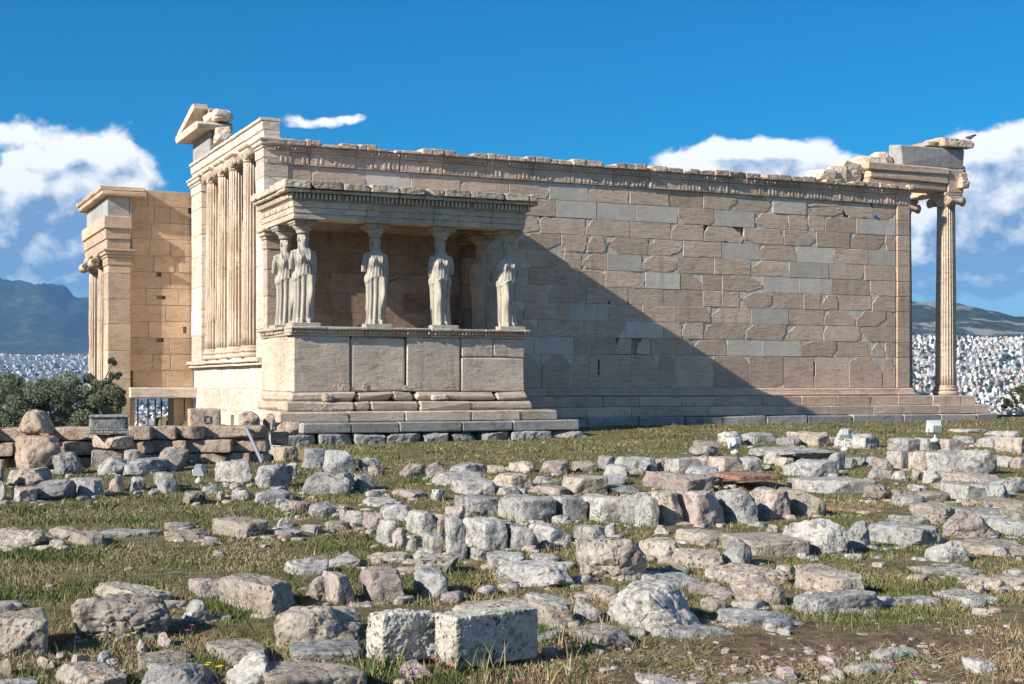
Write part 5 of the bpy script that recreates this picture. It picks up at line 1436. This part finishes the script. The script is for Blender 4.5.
tag(lwo, 'low wall of reused tan blocks running from the left edge to the porch', 'wall', None, 'thing')

# pebbles and shards in the bare earth: countless, one object
pb = MB(); rr = random.Random(99)
protos = [rock(1, rr.uniform(.6, 1), rr.uniform(.3, .6), 500 + i, 5, 5, 6, .1, .25) for i in range(6)]
for i in range(1800):
    z = rr.random()
    if z < .55: px, py = rr.gauss(790, 170), rr.uniform(618, 690)
    elif z < .75: px, py = rr.uniform(-10, 330), rr.uniform(640, 690)
    else: px, py = rr.uniform(-100, 1300), rr.uniform(440, 660)
    d = depth_on_ground(py); p = at(px, py, d); sz = min(.10, rr.expovariate(1 / .017) + .007) * (1 if py > 600 else 1.6)
    lat = (px - 512) * d / FOC; p.z = plateau(lat, d) if d < 24 else p.z
    P, F = protos[i % 6]; T = Matrix.Translation(p - Vector((0, 0, sz * .1))) @ Matrix.Rotation(rr.uniform(0, 6), 4, 'Z') @ Matrix.Scale(sz, 4)
    pb.add([T @ Vector(q) for q in P], F, rr.randrange(3))
for (x0, x1, yt, yb, k, m, label, o) in S:      # rubble packed between and under the set stones
    if o.get('stack') or o.get('d') or not 440 < yb < 640: continue
    for _ in range(int((x1 - x0) / (5 if 455 < yb < 562 else 9))):
        py = yb + rr.uniform(-4, 3); px = rr.uniform(x0 - 7, x1 + 9); d = depth_on_ground(py); p = at(px, py, d); lat = (px - 512) * d / FOC
        p.z = plateau(lat, d); sz = rr.choice((.05, .07, .10, .14, .18)) * rr.uniform(.7, 1.2); P, F = protos[rr.randrange(6)]
        T = Matrix.Translation(p - Vector((0, 0, sz * .16))) @ Matrix.Rotation(rr.uniform(0, 6), 4, 'Z') @ Matrix.Scale(sz, 4)
        pb.add([T @ Vector(q) for q in P], F, {'W': 0, 'G': 3, 'T': 1, 'P': 2}.get(m, 1) if rr.random() < .6 else rr.randrange(4), None, True)
tag(pb.build('stone_shards', [M['W'], M['T'], M['P'], M['G']]), 'countless pale pebbles and shards strewn over the brown earth', 'pebbles', kind='stuff')

# details of two worked blocks: carved edge, pale raised rim coloured as a sunlit socket
for o_ in [o for o in COL.objects if o.get('label')]:
    if o_['label'].startswith('grey moulded block'):
        lo, hi = Vector(o_.bound_box[0]), Vector(o_.bound_box[6]); mb = MB()
        mb.box(lo.x - .01, hi.x + .01, lo.y - .035, lo.y + .06, lo.z, lo.z + .05, 0, .012); mb.box(lo.x, hi.x, lo.y - .02, lo.y + .05, hi.z - .05, hi.z - .01, 0, .01)
        for k in range(16): x = lo.x + (k + .5) * (hi.x - lo.x) / 16; mb.box(x - .016, x + .016, lo.y - .028, lo.y + .04, lo.z + .052, lo.z + .085, 0, .008)
        mb.build('carved_edge', M['G'], o_)
    if o_['label'].startswith('pale block with a square socket'):
        lo = Vector(o_.bound_box[0]); mb = MB(); cx, cz = .03, .22
        for (a, b, c, d) in ((-.06, .06, .05, .065), (-.06, .06, -.065, -.05), (-.065, -.05, -.05, .05), (.05, .065, -.05, .05)): mb.box(cx + a, cx + b, lo.y - .012, lo.y + .05, cz + c, cz + d, 0, .003)
        mb.build('lit_socket_rim', M['W'], o_)
# ------------------------------------------------------------------ floodlights, conduit, bird
def lamp(px, py, d, yaw, tilt, size, label, post, style):
    base = at(px, py, d); t = thing('floodlight', label, 'floodlight', None, base); s = size
    mb = MB(); mb.lathe([(s * .34, -.02), (s * .34, .03), (s * .18, .05), (s * .10, .07)], 20); mb.build('lamp_base', M['lampgrey'], t)
    mb = MB(); mb.tube([(0, 0, .03), (0, 0, post)], s * .07, 10); mb.build('post', M['lampgrey'], t)
    R_ = Matrix.Translation((0, 0, post + s * .42)) @ Matrix.Rotation(yaw, 4, 'Z') @ Matrix.Rotation(tilt, 4, 'X')
    mb = MB(); w2, h2, dp = s * .5, s * .42, s * .30
    v = [(-w2, -dp, -h2), (w2, -dp, -h2), (w2, -dp, h2), (-w2, -dp, h2), (-w2 * .62, dp, -h2 * .6), (w2 * .62, dp, -h2 * .6), (w2 * .62, dp, h2 * .6), (-w2 * .62, dp, h2 * .6)]
    mb.add(v, [(4, 5, 6, 7)[::-1], (0, 4, 7, 3)[::-1], (1, 2, 6, 5)[::-1], (3, 7, 6, 2)[::-1], (0, 1, 5, 4)[::-1]], 0, .5, False, R_)
    mb.box(-w2 * 1.05, w2 * 1.05, -dp - .018, -dp, -h2 * 1.05, h2 * 1.05, 0, .006, .5, R_)
    for k in range(5): mb.box(-w2 * .5 + k * w2 * .24, -w2 * .5 + k * w2 * .24 + .006, dp * .3, dp * 1.25, -h2 * .5, h2 * .7, 0, 0, .5, R_)
    mb.build('housing', M['lampgrey'], t)
    mb = MB(); mb.box(-w2 * .9, w2 * .9, -dp - .024, -dp - .0185, -h2 * .9, h2 * .9, 0, 0, .5, R_); mb.build('lamp_glass', M['glassdark'], t)
    mb = MB(); b = post + s * .42
    for sx in (-1, 1): mb.tube([R_ @ Vector((sx * w2 * 1.12, 0, 0)), Vector((0, 0, b)) + Matrix.Rotation(yaw, 3, 'Z') @ Vector((sx * w2 * 1.12, 0, -s * .5)), Vector((0, 0, post))], .012, 6)
    mb.build('bracket', M['lampgrey'], t)
    return t
lamp(845, 450, 25.4, 2.4, .55, .22, 'grey floodlight tilted up on a short round foot before the pale squared block', .20, 0)
lamp(935, 441, 27.0, 2.8, -.25, .27, 'whitish floodlight on a thin post in front of the corner column', .14, 0)
lamp(735, 453, 25.0, 3.3, .3, .22, 'squat grey floodlight amid pale boulders on the far ridge', .10, 0)
lamp(199, 482, 21.5, 2.6, .9, .17, 'small white floodlight on the ground at the end of the left terrace', .12, 0)
mb = MB(); pts = []
for k in range(15):
    t = k / 14; u = max(0, (t - .22) / .78); px = 239 + 8 * min(1, t / .22) + 15 * u; py = 429 - 1.5 * math.sin(min(1, t / .22) * 3.1) + 33 * u
    pts.append(at(px, py, 26.9 - 2.2 * t))
mb.tube(pts, .030, 12, 0, .5)
for k in range(42):
    t = k / 42 * 13.9; i = int(t); p = pts[i].lerp(pts[i + 1], t - i); q = pts[i].lerp(pts[i + 1], min(1, t - i + .09)); mb.tube([p, q], .036, 10, 0, .5)
tag(mb.build('conduit', M['conduit']), 'grey ribbed conduit bending down over the low wall', 'conduit')
# bird on the topmost slab
bp_ = at(970.5, 141.2, 46.0); bt = thing('crow', 'small dark bird perched on the topmost slab above the corner column', 'bird', None, bp_)
mb = MB(); v = []; F = []; secs = [(-.20, .005, .10), (-.13, .022, .10), (-.05, .052, .115), (.04, .062, .135), (.10, .045, .165), (.13, .036, .19), (.16, .034, .205), (.19, .02, .20), (.215, .006, .192), (.235, .002, .188)]
for (x, r, z) in secs:
    for k in range(12): a = 2 * math.pi * k / 12; v.append((x, r * .9 * math.cos(a), z + r * math.sin(a)))
for i in range(len(secs) - 1):
    for k in range(12): k2 = (k + 1) % 12; F.append((i * 12 + k, i * 12 + k2, (i + 1) * 12 + k2, (i + 1) * 12 + k))
mb.add(v, F, 0, .5, True)
for sy in (-1, 1): mb.tube([(.0, sy * .02, .09), (.01, sy * .022, .0)], .005, 5)
b_ = mb.build('crow_body', M['bird'], bt); bt.rotation_euler.z = -YAW + .25
for m_, n_ in ((MB(), 'wing'), (MB(), 'wing')):
    s_ = 1 if n_ and not bt.get('w') else -1; bt['w'] = 1
    P, F = rock(.21, .02, .07, 3, 6, 3, 0, .02, .0); P += np.array([-.04, s_ * .052, .09]); m_.add(P, F, 0, .5, True); m_.build(n_, M['birdgrey'], bt)
del bt['w']
# little blue survey disc on the wall
mb = MB(); c = Vector((19.35, -.02, 5.58))
mb.add([(c.x + .055 * math.cos(k * .5236), c.y - .012, c.z + .055 * math.sin(k * .5236)) for k in range(12)] + [(c.x + .055 * math.cos(k * .5236), c.y + .02, c.z + .055 * math.sin(k * .5236)) for k in range(12)], [tuple(range(12))] + [(k, k + 12, (k + 1) % 12 + 12, (k + 1) % 12) for k in range(12)])
tag(mb.build('survey_marker', M['blue']), 'tiny blue disc fixed high on the south wall near its right end', 'marker')

# ------------------------------------------------------------------ plants
def colour_mesh(name, V, F4, C, mat):
    """mesh from numpy arrays with one colour per vertex"""
    me = bpy.data.meshes.new(name); nv, nf = len(V), len(F4); k = F4.shape[1]
    me.vertices.add(nv); me.vertices.foreach_set('co', V.astype(np.float32).ravel())
    me.loops.add(nf * k); me.loops.foreach_set('vertex_index', F4.astype(np.int32).ravel())
    me.polygons.add(nf); me.polygons.foreach_set('loop_start', np.arange(0, nf * k, k, dtype=np.int32)); 
    a = me.color_attributes.new('tintc', 'FLOAT_COLOR', 'POINT'); a.data.foreach_set('color', np.concatenate([C, np.ones((nv, 1))], 1).astype(np.float32).ravel())
    me.materials.append(mat); me.update(calc_edges=True); me.validate(); return me
RS = np.random.RandomState(3)
def leaf_cloud(centres, radii, n, ll, lw, cols, name, seed):
    rs = np.random.RandomState(seed); ci = rs.randint(0, len(centres), n)
    u = rs.normal(size=(n, 3)); u /= np.linalg.norm(u, axis=1)[:, None]
    P = np.array(centres)[ci] + u * (np.array(radii)[ci] * rs.uniform(.25, 1.0, n) ** .5)[:, None] * np.array([1, 1, .8])
    ax = u * .6 + rs.normal(size=(n, 3)) * .8 + np.array([0, 0, .35]); ax /= np.linalg.norm(ax, axis=1)[:, None]
    sd_ = np.cross(ax, rs.normal(size=(n, 3))); sd_ /= np.linalg.norm(sd_, axis=1)[:, None]
    L = ll * rs.uniform(.6, 1.25, n)[:, None]; Wd = lw * rs.uniform(.7, 1.3, n)[:, None]
    V = np.stack([P - ax * L / 2, P + sd_ * Wd / 2, P + ax * L / 2, P - sd_ * Wd / 2], 1).reshape(-1, 3)
    F = np.arange(4 * n).reshape(n, 4)
    t = rs.rand(n, 1) * .7 + rs.rand(len(centres), 1)[ci] * .3; C = np.array(cols[0]) * (1 - t) + np.array(cols[1]) * t
    return colour_mesh(name, V, F, np.repeat(C, 4, 0), M['leaf'])
def tree(name, label, base, H, blobs, n, ll, lw, cols, trunk_r, seed):
    """tapered trunk, limbs to every foliage clump, crown of single leaves; blobs are offsets from the base"""
    t = thing(name, label, 'tree', None, base); mb = MB(); rr = random.Random(seed)
    top = Vector((0, 0, H * .45)); mb.tube([(0, 0, -.2), (.06, .03, H * .2), (-.03, .05, H * .34), top], [trunk_r, trunk_r * .8, trunk_r * .7, trunk_r * .55], 10)
    for (x, y, z, r) in blobs[::2]:
        m_ = top.lerp(Vector((x, y, z)), .5) + Vector((rr.uniform(-.1, .1), rr.uniform(-.1, .1), -.08)); mb.tube([top, m_, (x, y, z)], [trunk_r * .4, trunk_r * .22, trunk_r * .06], 6)
    mb.build('trunk', M['bark'], t)
    cs = []; rs_ = []
    for (x, y, z, r) in blobs:
        for _ in range(9):
            a = Vector((rr.gauss(0, 1), rr.gauss(0, 1), rr.gauss(0, 1))).normalized() * r * rr.uniform(.45, 1.05); cs.append((x + a.x, y + a.y, z + a.z * .85)); rs_.append(r * rr.uniform(.22, .42))
    o = bpy.data.objects.new('crown', leaf_cloud(cs, rs_, n, ll, lw, cols, 'crown', seed)); COL.objects.link(o); o.parent = t
    return t
tb = at(62, 400, 34.5); tb.z = -3.5
def rel(px, py, d): p = at(px, py, d) - tb; return (p.x, p.y, p.z)
bl = [(*rel(60, 402, 34.5), .85), (*rel(25, 405, 34.2), .80), (*rel(-8, 408, 34.6), .7), (*rel(95, 408, 34.3), .70), (*rel(45, 392, 35), .62), (*rel(80, 394, 34.8), .60), (*rel(112, 412, 34.6), .52), (*rel(10, 390, 35), .5), (*rel(60, 425, 34.2), .8), (*rel(100, 425, 34.4), .6), (*rel(15, 425, 34.4), .8), (*rel(118, 398, 34.6), .24), (*rel(106, 388, 34.6), .3), (*rel(116, 376, 34.6), .13), (*rel(113, 362, 34.6), .10)]
tree('olive_tree', 'grey green olive tree beyond the low wall at the left', tb, 4.3, bl, 80000, .085, .024, ((.085, .102, .058), (.29, .31, .215)), .16, 5)
sb = at(1018, 402, 53.0); sb.z -= .6
def rel2(px, py, d): p = at(px, py, d) - sb; return (p.x, p.y, p.z)
tree('juniper_shrub', 'dark green shrub at the right picture edge before the white city', sb, 1.0, [(*rel2(1020, 396, 53), .55), (*rel2(1032, 390, 53.4), .7), (*rel2(1010, 401, 53), .32), (*rel2(1045, 398, 53), .7)], 6000, .08, .03, ((.035, .045, .020), (.10, .10, .045)), .06, 8)

def grass():
    """short dry turf blades over the whole visible ground, longer tufts near the stones"""
    rs = np.random.RandomState(11); N = 950000
    px = np.where(rs.rand(N) < .78, rs.uniform(-40, 1064, N), np.where(rs.rand(N) < .3, rs.uniform(-260, -40, N), rs.uniform(1064, 1420, N))); py = HORIZON + 30 + (700 - HORIZON - 30) * rs.rand(N) ** .85
    d = np.interp(py, [a for a in range(414, 702, 2)], [depth_on_ground(a) for a in range(414, 702, 2)])
    d = d * (1 + rs.uniform(-.01, .01, N)); lat = (px - 512) * d / FOC
    L = .85 - .72 * np.exp(-((px - 840) / 260) ** 2 - ((py - 665) / 48) ** 2) - .45 * np.exp(-((px - 620) / 110) ** 2 - ((py - 668) / 30) ** 2) - .45 * np.exp(-((px - 480) / 90) ** 2 - ((py - 585) / 26) ** 2) - .4 * np.exp(-((px - 90) / 130) ** 2 - ((py - 655) / 22) ** 2)
    X = CAM.x + FWD.x * d + RGT.x * lat; Y = CAM.y + FWD.y * d + RGT.y * lat
    nz = np.array([mnoise.fractal(Vector((x * 1.1, y * 1.1, 7)), .8, 2.1, 4) for x, y in zip(X[::1], Y[::1])])
    fine = np.array([mnoise.noise(Vector((x * 4.5, y * 4.5, 2))) for x, y in zip(X, Y)])
    keep = (rs.rand(N) < np.clip(L + nz * .6 + fine * .45, .22, 1)) & ~((X > -.4) & (Y > -1.3) & (X < 24.3)) & ~((X > -.6) & (X < 7.1) & (Y > -4.1)) & ~((X < -.3) & (d > wall_depth(0) + (lat) * .35 + 3.0))
    X, Y, d, lat, nz, fine, L, px, py = (a[keep] for a in (X, Y, d, lat, nz, fine, L, px, py)); n = len(X)
    Z = np.array([plateau(a, b) for a, b in zip(lat, d)]) - .01
    tall = rs.rand(n) < (.035 + .05 * (fine > .3))
    H = (.010 + .024 * rs.rand(n)) * (1 + .8 * np.clip(nz, 0, 1)) * np.clip(1 + (d - 10) * .02, 1, 1.6); H[tall] *= 2.6
    Wd = (.0035 + .003 * rs.rand(n)) * np.clip(d / 9, 1, 3.4)
    an = rs.rand(n) * 6.283; ln = rs.normal(size=(n, 2)) * (.45 + 1.6 * (L < .35))[:, None]
    ux, uy = np.cos(an) * Wd, np.sin(an) * Wd
    V = np.empty((n, 3, 3)); V[:, 0] = np.stack([X - ux, Y - uy, Z], 1); V[:, 1] = np.stack([X + ux, Y + uy, Z], 1)
    V[:, 2] = np.stack([X + ln[:, 0] * H, Y + ln[:, 1] * H, Z + H], 1)
    g1, g2, s1, s2 = np.array((.055, .085, .020)), np.array((.145, .165, .050)), np.array((.42, .34, .20)), np.array((.20, .14, .075))
    green = np.clip(.40 + 1.15 * nz + .8 * (L - .72) + rs.normal(size=n) * .28 + .25 * fine, 0, 1)[:, None]; t = rs.rand(n, 1)
    # straw coloured in the middle hollow
    C = green * (g1 * (1 - t) + g2 * t) + (1 - green) * (s1 * (1 - t) + s2 * t)
    me = colour_mesh('grass', V.reshape(-1, 3), np.arange(3 * n).reshape(n, 3), np.repeat(C, 3, 0), M['blade'])
    o = bpy.data.objects.new('grass', me); COL.objects.link(o); tag(o, 'short dry turf with green patches between the stones', 'grass', kind='stuff')
grass()
def tufts():
    """taller green and straw stems at the feet of the stones"""
    rr = random.Random(21); V = []; F = []; C = []
    spots = []
    for (x0, x1, yt, yb, k, m, label, o) in S:
        if o.get('stack') or o.get('d'): continue
        for _ in range(int((x1 - x0) / 13)): spots.append((rr.uniform(x0 - 6, x1 + 8), yb + rr.uniform(-3, 4), rr.uniform(.04, .12)))
    for _ in range(26): spots.append((rr.gauss(380, 14), rr.uniform(670, 690), rr.uniform(.15, .32)))
    for _ in range(16): spots.append((rr.gauss(465, 20), rr.uniform(672, 688), rr.uniform(.12, .24)))
    for _ in range(30): spots.append((rr.uniform(540, 600), rr.uniform(640, 690), rr.uniform(.10, .25)))
    for (px, py, h) in spots:
        d = depth_on_ground(py); p = at(px, py, d); p.z = plateau((px - 512) * d / FOC, d)
        green = rr.random() < .6; col0 = (.06, .115, .022) if green else (.30, .24, .13)
        for _ in range(rr.randint(3, 7)):
            a = rr.uniform(0, 6.28); w_ = rr.uniform(.0035, .006) * max(1, d / 11); ln = Vector((rr.gauss(0, .3), rr.gauss(0, .3), 1)).normalized(); hh = h * rr.uniform(.5, 1.1)
            q = p + Vector((rr.gauss(0, .035), rr.gauss(0, .035), -.02)); u = Vector((math.cos(a), math.sin(a), 0)) * w_; mid = q + ln * hh * .6; tip = q + ln * hh + Vector((ln.x, ln.y, -.25)) * hh * .35
            i = len(V); V += [q - u, q + u, mid + u * .7, mid - u * .7, tip]; s_ = rr.uniform(.7, 1.3); C += [tuple(c * s_ for c in col0)] * 5
            F += [(i, i + 1, i + 2, i + 3), (i + 3, i + 2, i + 4, i + 4)]
    F2 = np.array([f if f[2] != f[3] else (f[0], f[1], f[2], f[2]) for f in F])
    me = bpy.data.meshes.new('grass_tufts'); me.from_pydata([tuple(v) for v in V], [], [f if f[2] != f[3] else f[:3] for f in F])
    a = me.color_attributes.new('tintc', 'FLOAT_COLOR', 'POINT'); a.data.foreach_set('color', np.concatenate([np.array(C), np.ones((len(C), 1))], 1).astype(np.float32).ravel())
    me.materials.append(M['blade']); me.update()
    o = bpy.data.objects.new('grass_tufts', me); COL.objects.link(o); tag(o, 'taller green and straw stems at the feet of the stones', 'grass', kind='stuff')
tufts()
# flowers: two poppies, pink mallows, yellow daisies
def flower_mesh(name, mat, r, petals, h):
    mb = MB(); mb.tube([(0, 0, 0), (.01, 0, h * .6), (0, .005, h)], .003, 5, 1)
    for k in range(petals):
        a = 6.283 * k / petals; c, s = math.cos(a), math.sin(a); c2, s2 = math.cos(a + .55), math.sin(a + .55); c3, s3 = math.cos(a - .55), math.sin(a - .55)
        mb.add([(0, 0, h), (c3 * r * .8, s3 * r * .8, h + r * .35), (c * r * 1.1, s * r * 1.1, h + r * .45), (c2 * r * .8, s2 * r * .8, h + r * .35)], [(0, 1, 2, 3)], 0, .5)
    mb.lathe([(r * .2, h - .002), (r * .22, h + r * .12), (r * .05, h + r * .2)], 8, 0, 0, 1, .5)
    return mb.mesh(name, [M[mat], M['green']])
fm = {'poppy': flower_mesh('poppy', 'red', .034, 5, .13), 'mallow_flower': flower_mesh('mallow_flower', 'magenta', .022, 5, .10), 'yellow_flower': flower_mesh('yellow_flower', 'yellow', .018, 8, .11)}
def flower(kind, px, py, label, group=None, s=1.0):
    d = depth_on_ground(py + 10); p = at(px, py + 10, d); lat = (px - 512) * d / FOC; p.z = at(px, py, d).z - (.13 if kind == 'poppy' else .10) * s
    o = bpy.data.objects.new(kind, fm[kind]); COL.objects.link(o); o.location = p; o.scale = (s, s, s); o.rotation_euler.z = px; tag(o, label, 'flower', group)
flower('poppy', 437, 662, 'red poppy in the gap between the two spongy blocks', s=.8)
flower('poppy', 448, 667, 'red poppy right in front of the right spongy block', s=.8)
for (x, y) in ((402, 674), (405, 672), (414, 673), (421, 673), (410, 682), (522, 680)): flower('mallow_flower', x, y, 'small pink flower below the two spongy blocks', 'pink flowers before the spongy blocks', .8)
for (x, y) in ((132, 646), (187, 631), (192, 626), (132, 652)): flower('mallow_flower', x, y, 'small pink flower beside the long pitted brown boulder', 'pink flowers by the brown boulder', .8)
for (x, y) in ((895, 665), (914, 674)): flower('mallow_flower', x, y, 'lone pink flower in the brown earth at lower right', 'pink flowers in the brown earth', .9)
for (x, y) in ((127, 638), (133, 636), (206, 668), (208, 666), (218, 670), (220, 669)): flower('yellow_flower', x, y, 'small yellow flower among the left foreground stones', 'yellow flowers in the left foreground', 1.1)
for (x, y) in ((756, 438), (760, 439), (764, 437), (752, 437), (758, 436), (766, 440)): flower('yellow_flower', x, y, 'yellow flower on the weed by the dark faced grey stone', 'yellow flowers by the dark faced stone', 2.2)
for (x, y) in ((498, 467), (497, 470), (708, 466), (710, 468), (592, 522), (597, 523), (528, 521), (524, 523)): flower('yellow_flower', x, y, 'tiny yellow flower at the foot of the terrace stones', 'yellow flowers by the terrace stones', 1.4)
for o_ in list(COL.objects):
    if o_.get('category') and not o_.get('kind'): o_['kind'] = 'thing'
